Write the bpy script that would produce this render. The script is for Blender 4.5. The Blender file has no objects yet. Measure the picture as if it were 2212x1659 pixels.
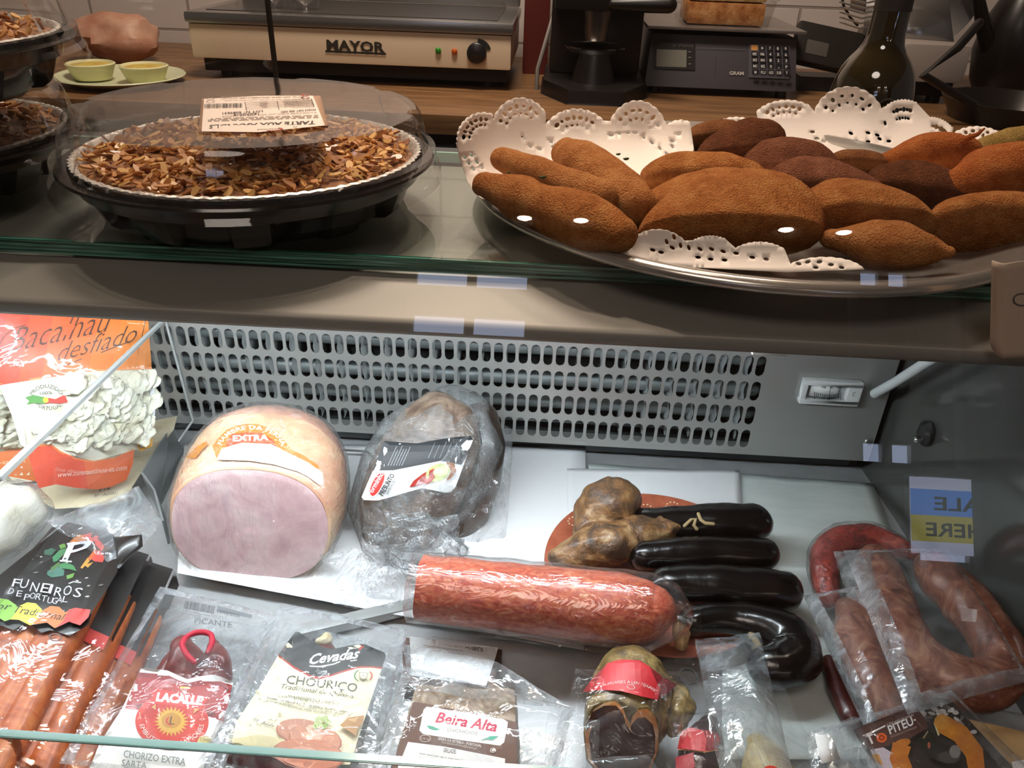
import bpy, bmesh, math, random
from math import sin, cos, pi, radians, sqrt, atan2
from mathutils import Vector as V, Matrix, noise
from mathutils.bvhtree import BVHTree
from mathutils.geometry import delaunay_2d_cdt
rnd = random.Random(7)
S = bpy.context.scene
COL = S.collection
# ------------------------------------------------------------------ camera
FPX, TH, YAW, ROLL, CH = 1700.0, radians(30.5), radians(2.0), radians(2.05), 0.45
C = V((0, 0, CH))                       # lens; z = 0 is the deck of the display case
_F0 = V((-sin(YAW), cos(YAW), 0)); _R0 = V((cos(YAW), sin(YAW), 0))
FW = _F0 * cos(TH) - V((0, 0, 1)) * sin(TH); _U0 = _R0.cross(FW)
RT = _R0 * cos(ROLL) + _U0 * sin(ROLL); UP = _U0 * cos(ROLL) - _R0 * sin(ROLL)
cd = bpy.data.cameras.new('camera'); cam = bpy.data.objects.new('camera', cd); COL.objects.link(cam)
cd.sensor_fit = 'HORIZONTAL'; cd.sensor_width = 36.0; cd.lens = 36.0 * FPX / 2212; cd.clip_start = 0.01
cam.matrix_world = Matrix(((RT.x, UP.x, -FW.x, C.x), (RT.y, UP.y, -FW.y, C.y), (RT.z, UP.z, -FW.z, C.z), (0, 0, 0, 1)))
S.camera = cam
def ray(px, py): return FW + RT * ((px - 1106) / FPX) + UP * ((829.5 - py) / FPX)
def Z(px, py, z):
    d = ray(px, py); return C + d * ((z - CH) / d.z)
def Y(px, py, y):
    d = ray(px, py); return C + d * (y / d.y)
def dep(p): return (p - C).dot(FW)
def pxm(n, p): return n * dep(p) / FPX    # n pixels at point p, in metres
# ------------------------------------------------------------------ world, exposure, big lights
S.view_settings.view_transform = 'Standard'; S.view_settings.look = 'None'
S.view_settings.exposure = 0.0; S.view_settings.gamma = 1.0; S.view_settings.use_curve_mapping = False
try:
    S.cycles.transparent_max_bounces = 28; S.cycles.max_bounces = 7; S.cycles.use_denoising = True
    S.cycles.caustics_reflective = False; S.cycles.caustics_refractive = False
except Exception: pass
W = bpy.data.worlds.new('World'); S.world = W; W.use_nodes = True
W.node_tree.nodes['Background'].inputs[0].default_value = (1.0, 0.88, 0.78, 1)
W.node_tree.nodes['Background'].inputs[1].default_value = 0.07
FLOOR, CEIL, FRONT, BACK, XL, XR = -0.75, 1.75, -3.4, 2.2, -3.2, 3.2
def lamp(name, kind, loc, tgt, power, col, size=.1, cone=60, blend=.5):
    l = bpy.data.lights.new(name, kind); o = bpy.data.objects.new(name, l); COL.objects.link(o)
    l.energy = power; l.color = col; o.location = loc
    if kind == 'AREA': l.shape = 'DISK'; l.size = size
    if kind == 'SPOT': l.spot_size = radians(cone); l.spot_blend = blend; l.shadow_soft_size = size
    o.rotation_euler = (V(tgt) - V(loc)).to_track_quat('-Z', 'Y').to_euler(); return o
WARM = (1.0, .80, .62)
lamp('ceiling_spot_platter', 'SPOT', (-.05, .80, 1.70), (-.005, .56, .29), 30, WARM, .04, 19, .75)
lamp('ceiling_spot_case', 'SPOT', (.40, 1.35, 1.70), (.20, .58, .29), 18, WARM, .05, 60, .9)
lamp('ceiling_spot_tart', 'SPOT', (-.6, 1.0, 1.70), (-.25, .56, .3), 22, WARM, .05, 50, .8)
lamp('ceiling_spot_counter', 'AREA', (-.2, 1.25, 1.70), (-.2, 1.75, .15), 28, (1, .84, .70), .5)
lamp('shop_fill_area', 'AREA', (-.3, -.75, 1.70), (-.3, -.9, -.7), 9, (1, .86, .74), .8)  # unseen fill lamp, added to lift the shop side, outside the mirrored view
# ------------------------------------------------------------------ mesh builder
class MB:
    def __init__(s): s.v = []; s.f = []; s.m = []
    def add(s, vs, fs, m=0):
        o = len(s.v); s.v += [V(p) for p in vs]; s.f += [tuple(i + o for i in f) for f in fs]; s.m += [m] * len(fs); return s
    def quad(s, a, b, c, d, m=0): return s.add([a, b, c, d], [(0, 1, 2, 3)], m)
    def box(s, c, d, m=0, R=None):
        hx, hy, hz = d[0] / 2, d[1] / 2, d[2] / 2; R = R or Matrix.Identity(3)
        vs = [V(c) + R @ V((x * hx, y * hy, z * hz)) for x in (-1, 1) for y in (-1, 1) for z in (-1, 1)]
        return s.add(vs, [(0, 1, 3, 2), (4, 6, 7, 5), (0, 4, 5, 1), (2, 3, 7, 6), (0, 2, 6, 4), (1, 5, 7, 3)], m)
    def bx(s, x0, x1, y0, y1, z0, z1, m=0): return s.box(((x0 + x1) / 2, (y0 + y1) / 2, (z0 + z1) / 2), (x1 - x0, y1 - y0, z1 - z0), m)
    def grid(s, fn, nu, nv, m=0, cu=False, cv=False):
        vs = [fn(i / (nu if cu else nu - 1), j / (nv if cv else nv - 1)) for j in range(nv) for i in range(nu)]
        fs = []
        for j in range(nv if cv else nv - 1):
            for i in range(nu if cu else nu - 1):
                a, b = i, (i + 1) % nu; c, d = j, (j + 1) % nv
                fs.append((c * nu + a, c * nu + b, d * nu + b, d * nu + a))
        return s.add(vs, fs, m)
    def lathe(s, prof, n=48, c=(0, 0, 0), m=0, rf=None):
        c = V(c)
        def fn(u, v):
            a = u * 2 * pi; k = min(int(round(v * (len(prof) - 1))), len(prof) - 1); r, z = prof[k]
            if rf: r = rf(a, r, k)
            return c + V((r * cos(a), r * sin(a), z))
        return s.grid(fn, n, len(prof), m, cu=True)
    def tube(s, pts, rad, n=16, m=0, cap=True, sq=1.0, caplen=1.0):
        pts = [V(p) for p in pts]; k = len(pts)
        rad = list(rad) if hasattr(rad, '__len__') else [rad] * k
        T = [(pts[min(i + 1, k - 1)] - pts[max(i - 1, 0)]).normalized() for i in range(k)]
        if cap:
            A, B = [], []
            for q in range(1, 6):
                a = q / 5 * pi / 2; r = max(cos(a), .02)
                A.append((pts[0] - T[0] * rad[0] * sin(a) * caplen, rad[0] * r, T[0])); B.append((pts[-1] + T[-1] * rad[-1] * sin(a) * caplen, rad[-1] * r, T[-1]))
            seq = A[::-1] + list(zip(pts, rad, T)) + B
        else: seq = list(zip(pts, rad, T))
        t0 = seq[0][2]; up = V((0, 0, 1)) if abs(t0.z) < .9 else V((0, 1, 0)); rings = []
        nrm = (up - t0 * up.dot(t0)).normalized()
        for p, r, t in seq:
            nrm = (nrm - t * nrm.dot(t)).normalized(); b = t.cross(nrm)
            rings.append([p + nrm * (r * sq * cos(2 * pi * i / n)) + b * (r * sin(2 * pi * i / n)) for i in range(n)])
        vs = [p for r in rings for p in r]
        fs = [(j * n + i, j * n + (i + 1) % n, (j + 1) * n + (i + 1) % n, (j + 1) * n + i) for j in range(len(rings) - 1) for i in range(n)]
        if cap or True: fs += [tuple(range(n))[::-1], tuple((len(rings) - 1) * n + i for i in range(n))]
        return s.add(vs, fs, m)
    def blob(s, c, r, R=None, amp=0, sc=1, seed=0, nu=24, nv=14, m=0, p=1.0):
        R = R or Matrix.Identity(3); c = V(c)
        def fn(u, v):
            a, b = u * 2 * pi, (v - .5) * pi
            d = V((cos(a) * cos(b) ** p if cos(b) > 0 else 0, sin(a) * cos(b) ** p if cos(b) > 0 else 0, sin(b)))
            k = 1 + amp * noise.noise(d * sc + V((seed, seed * 1.7, 0)))
            return c + R @ V((d.x * r[0] * k, d.y * r[1] * k, d.z * r[2] * k))
        return s.grid(fn, nu, nv, m, cu=True)
    def disc(s, c, r, n=24, ax=None, m=0):
        R = V(ax).to_track_quat('Z', 'Y').to_matrix() if ax else Matrix.Identity(3)
        return s.add([V(c) + R @ V((r * cos(2 * pi * i / n), r * sin(2 * pi * i / n), 0)) for i in range(n)], [tuple(range(n))], m)
    def bvh(s): return BVHTree.FromPolygons(s.v, s.f)
def setp(o, **k):
    for a, b in k.items():
        if b is not None: o[a] = b
def thing(name, label, cat, loc, group=None):
    o = bpy.data.objects.new(name, None); COL.objects.link(o); o.location = V(loc); o.empty_display_size = .02
    setp(o, label=label, category=cat, group=group); return o
def top(o):
    l = V(o.location); 
    while o.parent: o = o.parent
    return V(o.location)
def build(mb, name, mats, parent=None, smooth=40, solid=0, bevel=0, sub=0, disp=None, **props):
    mats = mats if isinstance(mats, (list, tuple)) else [mats]
    me = bpy.data.meshes.new(name)
    if parent is None:
        lo = V((min(p.x for p in mb.v), min(p.y for p in mb.v), min(p.z for p in mb.v))); hi = V((max(p.x for p in mb.v), max(p.y for p in mb.v), 0))
        org = V(((lo.x + hi.x) / 2, (lo.y + hi.y) / 2, lo.z))
    else: org = top(parent)
    me.from_pydata([p - org for p in mb.v], [], mb.f)
    for m in mats: me.materials.append(m)
    me.polygons.foreach_set('material_index', mb.m)
    me.update()
    bm = bmesh.new(); bm.from_mesh(me)
    bmesh.ops.remove_doubles(bm, verts=bm.verts, dist=1e-6)
    if bevel:
        es = [e for e in bm.edges if len(e.link_faces) == 2 and e.calc_face_angle(0) > .6]
        bmesh.ops.bevel(bm, geom=es, offset=bevel, segments=2, affect='EDGES', profile=.7, clamp_overlap=True)
    if props.pop('recalc', True): bmesh.ops.recalc_face_normals(bm, faces=bm.faces)
    bm.to_mesh(me); bm.free()
    if disp:
        amp, sc = disp[0], disp[1]; sd = disp[2] if len(disp) > 2 else 0
        me.update(); nn = [v.normal.copy() for v in me.vertices]
        for v, n in zip(me.vertices, nn):
            q = (v.co + org) * sc + V((sd, sd * .7, sd * 1.3)); v.co += n * amp * (noise.noise(q) + .5 * noise.noise(q * 2.1))
    if smooth:
        me.polygons.foreach_set('use_smooth', [True] * len(me.polygons))
        try: me.set_sharp_from_angle(angle=radians(smooth))
        except Exception: pass
    me.update()
    o = bpy.data.objects.new(name, me); COL.objects.link(o)
    if parent is None: o.location = org
    else:
        o.parent = parent
        if parent.parent is not None or parent.type == 'MESH': pass
    if solid:
        md = o.modifiers.new('Solidify', 'SOLIDIFY'); md.thickness = solid; md.offset = 0
    if sub:
        md = o.modifiers.new('Subsurf', 'SUBSURF'); md.levels = sub; md.render_levels = sub
    setp(o, **props); return o
# ------------------------------------------------------------------ materials
_mc = {}
def _n(nt, t, **k):
    n = nt.nodes.new(t)
    for a, b in k.items(): setattr(n, a, b)
    return n
def newmat(name):
    m = bpy.data.materials.new(name); m.use_nodes = True; nt = m.node_tree; nt.nodes.clear()
    out = _n(nt, 'ShaderNodeOutputMaterial'); return m, nt, out
def lin(c):
    f = lambda x: x / 12.92 if x <= .04045 else ((x + .055) / 1.055) ** 2.4
    return tuple(f(x) for x in c[:3]) + (1,)
def hexc(h): return tuple(int(h[i:i + 2], 16) / 255 for i in (0, 2, 4))
def mat(name, c, rough=.5, metal=0, spec=.5, bump=0, bsc=200, coat=0, sss=0, alpha=1, stretch=None, trans=0):
    key = (name, c, rough, metal, bump)
    if key in _mc: return _mc[key]
    m, nt, out = newmat(name); b = _n(nt, 'ShaderNodeBsdfPrincipled'); nt.links.new(b.outputs[0], out.inputs[0])
    if isinstance(c, str): c = hexc(c)
    b.inputs['Base Color'].default_value = lin(c); b.inputs['Roughness'].default_value = rough; b.inputs['Metallic'].default_value = metal
    b.inputs['Specular IOR Level'].default_value = spec; b.inputs['Coat Weight'].default_value = coat; b.inputs['Coat Roughness'].default_value = .08
    if sss: b.inputs['Subsurface Weight'].default_value = sss; b.inputs['Subsurface Radius'].default_value = (.01, .006, .004); b.inputs['Subsurface Scale'].default_value = .5
    if bump:
        tc = _n(nt, 'ShaderNodeTexCoord'); mp = _n(nt, 'ShaderNodeMapping'); nz = _n(nt, 'ShaderNodeTexNoise'); bp = _n(nt, 'ShaderNodeBump')
        if stretch: mp.inputs['Scale'].default_value = stretch
        nz.inputs['Scale'].default_value = bsc; nz.inputs['Detail'].default_value = 4
        nt.links.new(tc.outputs['Object'], mp.inputs[0]); nt.links.new(mp.outputs[0], nz.inputs['Vector']); nt.links.new(nz.outputs[0], bp.inputs['Height'])
        bp.inputs['Strength'].default_value = bump; bp.inputs['Distance'].default_value = .002; nt.links.new(bp.outputs[0], b.inputs['Normal'])
    _mc[key] = m; return m
def nmat(name, cols, scale=60, rough=.5, bump=.3, bsc=None, detail=5, distort=0, coat=0, metal=0, stretch=None, spec=.5, sss=0, vor=False, bd=.002, nrough=.6):
    """principled with a colour ramp over noise (cols: list of (pos, colour))"""
    m, nt, out = newmat(name); b = _n(nt, 'ShaderNodeBsdfPrincipled'); nt.links.new(b.outputs[0], out.inputs[0])
    tc = _n(nt, 'ShaderNodeTexCoord'); mp = _n(nt, 'ShaderNodeMapping'); nt.links.new(tc.outputs['Object'], mp.inputs[0])
    if stretch: mp.inputs['Scale'].default_value = stretch
    nz = _n(nt, 'ShaderNodeTexVoronoi') if vor else _n(nt, 'ShaderNodeTexNoise')
    nz.inputs['Scale'].default_value = scale
    if not vor: nz.inputs['Detail'].default_value = detail; nz.inputs['Distortion'].default_value = distort; nz.inputs['Roughness'].default_value = nrough
    nt.links.new(mp.outputs[0], nz.inputs['Vector'])
    rp = _n(nt, 'ShaderNodeValToRGB'); nt.links.new(nz.outputs['Color' if vor else 0], rp.inputs[0])
    el = rp.color_ramp.elements
    while len(el) < len(cols): el.new(.5)
    for e, (p, c) in zip(el, cols): e.position = p; e.color = lin(hexc(c) if isinstance(c, str) else c)
    nt.links.new(rp.outputs[0], b.inputs['Base Color'])
    b.inputs['Roughness'].default_value = rough; b.inputs['Coat Weight'].default_value = coat; b.inputs['Coat Roughness'].default_value = .12
    b.inputs['Metallic'].default_value = metal; b.inputs['Specular IOR Level'].default_value = spec
    if sss: b.inputs['Subsurface Weight'].default_value = sss; b.inputs['Subsurface Radius'].default_value = (.01, .006, .004); b.inputs['Subsurface Scale'].default_value = .5
    if bump:
        n2 = _n(nt, 'ShaderNodeTexNoise'); n2.inputs['Scale'].default_value = bsc or scale * 3; n2.inputs['Detail'].default_value = 5
        nt.links.new(mp.outputs[0], n2.inputs['Vector']); bp = _n(nt, 'ShaderNodeBump'); bp.inputs['Strength'].default_value = bump; bp.inputs['Distance'].default_value = bd
        nt.links.new(n2.outputs[0], bp.inputs['Height']); nt.links.new(bp.outputs[0], b.inputs['Normal'])
    return m
def film(name, haze=.08, rough=.06, bump=.5, bsc=40, f0=.07, tint=(1, 1, 1), hazecol=(.9, .93, .95), k=1.0, stretch=None, distort=1.5, fp=4, trl=.5, wisp=0):
    """thin clear sheet: transparent, mirror-like by viewing angle, a little milky"""
    m, nt, out = newmat(name); L = nt.links.new
    tr = _n(nt, 'ShaderNodeBsdfTransparent'); tr.inputs[0].default_value = tint + (1,)
    gl = _n(nt, 'ShaderNodeBsdfGlossy'); gl.inputs['Roughness'].default_value = rough
    lw = _n(nt, 'ShaderNodeLayerWeight'); lw.inputs[0].default_value = .5
    pw = _n(nt, 'ShaderNodeMath', operation='POWER'); pw.inputs[1].default_value = fp; L(lw.outputs['Facing'], pw.inputs[0])
    ma = _n(nt, 'ShaderNodeMath', operation='MULTIPLY_ADD', use_clamp=True); ma.inputs[1].default_value = (1 - f0) * .8 * k; ma.inputs[2].default_value = f0; L(pw.outputs[0], ma.inputs[0])
    mx = _n(nt, 'ShaderNodeMixShader'); L(ma.outputs[0], mx.inputs[0]); L(tr.outputs[0], mx.inputs[1]); L(gl.outputs[0], mx.inputs[2])
    last = mx
    if bump:
        tc = _n(nt, 'ShaderNodeTexCoord'); mp = _n(nt, 'ShaderNodeMapping'); nz = _n(nt, 'ShaderNodeTexNoise'); bp = _n(nt, 'ShaderNodeBump')
        if stretch: mp.inputs['Scale'].default_value = stretch
        nz.inputs['Scale'].default_value = bsc; nz.inputs['Detail'].default_value = 3; nz.inputs['Distortion'].default_value = distort
        L(tc.outputs['Object'], mp.inputs[0]); L(mp.outputs[0], nz.inputs['Vector']); L(nz.outputs[0], bp.inputs['Height'])
        bp.inputs['Strength'].default_value = bump; bp.inputs['Distance'].default_value = .004; L(bp.outputs[0], gl.inputs['Normal']); L(bp.outputs[0], lw.inputs['Normal'])
    if haze:
        df = _n(nt, 'ShaderNodeBsdfDiffuse'); df.inputs[0].default_value = lin(hazecol); tl = _n(nt, 'ShaderNodeBsdfTranslucent'); tl.inputs[0].default_value = lin(hazecol)
        mm = _n(nt, 'ShaderNodeMixShader'); mm.inputs[0].default_value = trl; L(df.outputs[0], mm.inputs[1]); L(tl.outputs[0], mm.inputs[2])
        m2 = _n(nt, 'ShaderNodeMixShader'); m2.inputs[0].default_value = haze; L(mx.outputs[0], m2.inputs[1])
        if wisp:
            t2 = _n(nt, 'ShaderNodeTexCoord'); n2 = _n(nt, 'ShaderNodeTexNoise'); n2.inputs['Scale'].default_value = wisp; n2.inputs['Detail'].default_value = 6; n2.inputs['Distortion'].default_value = 2.5; n2.inputs['Roughness'].default_value = .65
            L(t2.outputs['Object'], n2.inputs['Vector']); mr = _n(nt, 'ShaderNodeMapRange'); mr.inputs[1].default_value = .42; mr.inputs[2].default_value = .78; mr.inputs[3].default_value = haze * .45; mr.inputs[4].default_value = min(.9, haze * 3.2)
            L(n2.outputs[0], mr.inputs[0]); L(mr.outputs[0], m2.inputs[0]); L(mm.outputs[0], m2.inputs[2]); last = m2
    L(last.outputs[0], out.inputs[0]); return m
def emit(name, c, s):
    m, nt, out = newmat(name); e = _n(nt, 'ShaderNodeEmission'); e.inputs[0].default_value = lin(c); e.inputs[1].default_value = s; nt.links.new(e.outputs[0], out.inputs[0]); return m
def ink(c, rough=.45): return mat('print_ink', c, rough)
# ------------------------------------------------------------------ printing on real surfaces
_tx = {}
def textmesh(body, shear=0, bold=0):
    k = (body, shear, bold)
    if k not in _tx:
        cu = bpy.data.curves.new('t', 'FONT'); cu.body = body; cu.size = 1; cu.shear = shear; cu.offset = bold; cu.resolution_u = 2; cu.fill_mode = 'FRONT'
        o = bpy.data.objects.new('t', cu); COL.objects.link(o); dg = bpy.context.evaluated_depsgraph_get(); me = bpy.data.meshes.new_from_object(o.evaluated_get(dg))
        vs = [(v.co.x, v.co.y) for v in me.vertices]; fs = [tuple(p.vertices) for p in me.polygons]
        bpy.data.objects.remove(o); bpy.data.curves.remove(cu); bpy.data.meshes.remove(me)
        x0 = min(v[0] for v in vs); x1 = max(v[0] for v in vs)
        _tx[k] = ([((x - x0) / (x1 - x0), y / .69) for x, y in vs], fs)
    return _tx[k]
class Art:
    """flat inks laid on a host surface, found by looking along the lens ray and lifted a hair off it"""
    def __init__(s, host, off=.0004, step=.00005):
        s.b = host.bvh(); s.off = off; s.step = step; s.mb = MB(); s.mats = []; s.k = 0
        s.c = sum(host.v, V()) / len(host.v); nn = V()
        for f in host.f:
            a, b, c = [host.v[i] for i in f[:3]]; q = (b - a).cross(c - a); nn += q if q.dot(C - a) > 0 else -q
        s.n = nn.normalized()
    def P(s, px, py):
        d = ray(px, py).normalized(); h, n, i, _ = s.b.ray_cast(C, d)
        if h is None:
            h = C + d * ((s.c - C).dot(s.n) / d.dot(s.n)); n = s.n
        if n.dot(d) > 0: n = -n
        return h + n * (s.off + s.k * s.step)
    def mi(s, m):
        if not hasattr(m, 'node_tree'): m = ink(m)
        if m not in s.mats: s.mats.append(m)
        return s.mats.index(m)
    def raw(s, pts, fs, m):
        s.k += 1; s.mb.add([s.P(*p) for p in pts], fs, s.mi(m))
    def poly(s, pts, m, dens=None):
        pts = [V((p[0], p[1])) for p in pts]
        if dens:
            q = []
            for a, b in zip(pts, pts[1:] + pts[:1]):
                n = max(1, int((b - a).length / dens)); q += [a.lerp(b, i / n) for i in range(n)]
            pts = q
        vs = list(pts); n = len(pts)
        if dens:
            x0, x1 = min(p.x for p in pts), max(p.x for p in pts); y0, y1 = min(p.y for p in pts), max(p.y for p in pts)
            yy = y0 + dens / 2
            while yy < y1:
                xx = x0 + dens / 2
                while xx < x1: vs.append(V((xx, yy))); xx += dens
                yy += dens
        r = delaunay_2d_cdt(vs, [(i, (i + 1) % n) for i in range(n)], [], 1, 1e-4)
        s.raw([(p.x, p.y) for p in r[0]], [tuple(f) for f in r[2]], m)
    def ell(s, cx, cy, rx, ry, m, rot=0, n=20, dens=None):
        c, q = cos(rot), sin(rot)
        s.poly([(cx + rx * cos(a) * c - ry * sin(a) * q, cy + rx * cos(a) * q + ry * sin(a) * c) for a in [2 * pi * i / n for i in range(n)]], m, dens)
    def ring(s, cx, cy, rx, ry, w, m, a0=0, a1=2 * pi, n=28):
        A = [a0 + (a1 - a0) * i / n for i in range(n + 1)]
        s.raw([(cx + rx * cos(a), cy + ry * sin(a)) for a in A] + [(cx + rx * (1 - w) * cos(a), cy + ry * (1 - w) * sin(a)) for a in A], [(i, i + 1, n + 2 + i, n + 1 + i) for i in range(n)], m)
    def line(s, pts, w, m):
        pts = [V((p[0], p[1])) for p in pts]; L, R_ = [], []
        for i, p in enumerate(pts):
            t = (pts[min(i + 1, len(pts) - 1)] - pts[max(i - 1, 0)]).normalized(); nn = V((-t.y, t.x)) * w / 2
            L.append(p + nn); R_.append(p - nn)
        n = len(pts); s.raw([(p.x, p.y) for p in L + R_], [(i, i + 1, n + i + 1, n + i) for i in range(n - 1)], m)
    def text(s, body, p0, p1, up, m, shear=0, bold=0, wave=0):
        vs, fs = textmesh(body, shear, bold); p0 = V(p0); p1 = V(p1)
        d = p1 - p0; up = V(up) if hasattr(up, '__len__') else V((d.y, -d.x)).normalized() * up
        s.raw([tuple(p0 + d * x + up * (y + wave * sin(x * pi))) for x, y in vs], fs, m)
    def arc(s, body, cx, cy, rx, ry, a0, a1, h, m, bold=0, rot=0, inner=False):
        vs, fs = textmesh(body, 0, bold); q = []
        for x, y in vs:
            a = radians(a0 + (a1 - a0) * x); k = -y * h if inner else y * h
            X, Yy = (rx + k) * cos(a), (ry + k) * sin(a); q.append((cx + X * cos(rot) - Yy * sin(rot), cy + X * sin(rot) + Yy * cos(rot)))
        s.raw(q, fs, m)
    def lines(s, p0, p1, dn, n, m, w=1.6, seed=1):
        """rows of fine print too small to read: broken strokes"""
        r = random.Random(seed); p0 = V(p0); p1 = V(p1); dn = V(dn)
        for j in range(n):
            t = 0; end = r.uniform(.75, 1) if j == n - 1 else 1
            a0 = p0 + dn * j
            pts, fs = [], []
            d = p1 - p0; nn = V((-d.y, d.x)).normalized() * w / 2
            while t < end:
                l = r.uniform(.03, .11); e = min(t + l, end); a, b = a0 + d * t, a0 + d * e; o = len(pts)
                pts += [tuple(a + nn), tuple(b + nn), tuple(b - nn), tuple(a - nn)]; fs.append((o, o + 1, o + 2, o + 3)); t = e + .018
            s.raw(pts, fs, m)
    def barcode(s, p0, p1, dn, m, n=32, seed=3):
        r = random.Random(seed); p0 = V(p0); d = V(p1) - p0; dn = V(dn); pts, fs, t = [], [], 0
        while t < 1:
            w = r.choice((.008, .014, .022)); o = len(pts); pts += [tuple(p0 + d * t), tuple(p0 + d * min(1, t + w)), tuple(p0 + d * min(1, t + w) + dn), tuple(p0 + d * t + dn)]; fs.append((o, o + 1, o + 2, o + 3)); t += w + r.choice((.008, .014, .02))
        s.raw(pts, fs, m)
    def build(s, name, parent, **k): return build(s.mb, name, s.mats, parent, smooth=0, recalc=False, **k)
def bil(c4, u, v): return (c4[0] * (1 - u) + c4[1] * u) * (1 - v) + (c4[3] * (1 - u) + c4[2] * u) * v
def patch(c4, nu=24, nv=24, bulge=0, wr=0, wsc=60, seed=0, ridge=0, off=0, bp=.6):
    """sheet between four corners (top-left, top-right, bottom-right, bottom-left), bulged towards the lens, wrinkled"""
    c4 = [V(p) for p in c4]; n = (c4[1] - c4[0]).cross(c4[3] - c4[0]).normalized(); n = n if n.dot(C - c4[0]) > 0 else -n
    def fn(u, v):
        p = bil(c4, u, v); e = max(0.0, 16 * u * (1 - u) * v * (1 - v)) ** bp
        q = p * wsc + V((seed, seed, 0)); w = wr * noise.noise(q) if wr else 0
        if ridge: w += ridge * (1 - abs(noise.noise(q * .8 + V((9, 3, 1)))) * 2.5)
        return p + n * (off + bulge * e + w)
    return MB().grid(fn, nu, nv)
# ================================================================== the shop (setting)
st = dict(kind='structure')
m_floor = nmat('floor_tile', [(.3, '6b5f55'), (.7, '7d7066')], 8, .4, .05)
m_plas = mat('plaster', 'cbb8a4', .9, bump=.1, bsc=80); m_ceil = mat('ceiling_paint', 'd8c8b6', .9)
build(MB().bx(XL, XR, FRONT, BACK, FLOOR - .05, FLOOR), 'floor', m_floor, **st)
build(MB().bx(XL, XR, FRONT, BACK, CEIL, CEIL + .05), 'ceiling', m_ceil, **st)
def tile_mat():
    m, nt, out = newmat('white_wall_tile'); L = nt.links.new; b = _n(nt, 'ShaderNodeBsdfPrincipled'); L(b.outputs[0], out.inputs[0])
    tc = _n(nt, 'ShaderNodeTexCoord'); mp = _n(nt, 'ShaderNodeMapping'); mp.inputs['Rotation'].default_value = (pi / 2, 0, 0); mp.inputs['Location'].default_value = (.04, .155, 0)
    br = _n(nt, 'ShaderNodeTexBrick'); L(tc.outputs['Object'], mp.inputs[0]); L(mp.outputs[0], br.inputs['Vector'])
    br.inputs['Scale'].default_value = 1; br.inputs['Brick Width'].default_value = .26; br.inputs['Row Height'].default_value = .11; br.inputs['Mortar Size'].default_value = .004; br.inputs['Mortar Smooth'].default_value = .4
    br.inputs['Color1'].default_value = lin(hexc('d9cfc8')); br.inputs['Color2'].default_value = lin(hexc('cfc5be')); br.inputs['Mortar'].default_value = lin(hexc('a59a92'))
    L(br.outputs[0], b.inputs['Base Color']); bp = _n(nt, 'ShaderNodeBump'); bp.invert = True; bp.inputs['Strength'].default_value = .6; bp.inputs['Distance'].default_value = .004
    L(br.outputs['Fac'], bp.inputs['Height']); L(bp.outputs[0], b.inputs['Normal']); b.inputs['Roughness'].default_value = .18; return m
build(MB().bx(XL, XR, BACK, BACK + .1, FLOOR, CEIL), 'wall_back', tile_mat(), **st)
# the shop front behind the customer, with its windows: what the slanted glass mirrors
GA = radians(20); GP = V((0, .263, .05)); GN = V((0, -cos(GA), sin(GA)))
def mir(px, py, y=None, z=None):
    d = ray(px, py).normalized(); h = C + d * ((GP - C).dot(GN) / d.dot(GN)); r = d - GN * (2 * d.dot(GN))
    return h + r * (((y - h.y) / r.y) if y is not None else ((z - h.z) / r.z))
m_day = emit('daylight_pane', (.80, .86, 1.0), 5.5); m_frame = mat('window_frame_paint', 'a89f98', .5)
def window(n, x0, x1, z0, z1, cols, rows, mid=None):
    o = build(MB().bx(x0, x1, FRONT - .03, FRONT + .005, z0, z1), 'window_%d' % n, m_day, smooth=0, **st)
    f = MB()
    for i in range(cols + 1): x = x0 + (x1 - x0) * i / cols; f.bx(x - .025, x + .025, FRONT, FRONT + .05, z0, z1)
    for j in range(rows + 1): z = z0 + (z1 - z0) * j / rows; f.bx(x0, x1, FRONT, FRONT + .045, z - .025, z + .025)
    if mid: f.bx(x0, x1, FRONT + .001, FRONT + .04, mid[0], mid[1])
    build(f, 'window_frame', m_frame, o, kind='structure')
a = mir(895, 580, FRONT); b2 = mir(1085, 720, FRONT)
e1 = mir(1840, 600, FRONT); e2 = mir(1960, 790, FRONT)
s1 = mir(1975, 1055, FRONT + .06); s2 = mir(2098, 1175, FRONT + .06)
wx0, wx1, wz0, wz1 = a.x, mir(1150, 590, FRONT).x, b2.z - .05, a.z + .0
ux0, ux1, uz0, uz1 = e1.x, s2.x + .02, s2.z - .12, e1.z + .05
window(1, wx0, wx1, wz0, wz1, 2, 1, (wz0 + .12, wz1 - .10))
window(2, ux0, mir(1960, 640, FRONT).x, mir(1900, 1010, FRONT).z, uz1, 2, 1, (s1.z + .22, uz1 - .10))
window(3, s1.x, ux1, uz0, mir(1900, 1015, FRONT).z, 1, 1)
fw = MB(); X = [XL, wx0, wx1, ux0, ux1, XR]
for i in range(5):
    if i == 1: fw.bx(X[1], X[2], FRONT - .1, FRONT, FLOOR, wz0); fw.bx(X[1], X[2], FRONT - .1, FRONT, wz1, CEIL)
    elif i == 3: fw.bx(X[3], X[4], FRONT - .1, FRONT, FLOOR, uz0); fw.bx(X[3], X[4], FRONT - .1, FRONT, uz1, CEIL)
    else: fw.bx(X[i], X[i + 1], FRONT - .1, FRONT, FLOOR, CEIL)
build(fw, 'wall_front', mat('front_wall_paint', '8d7e70', .9), **st)
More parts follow.
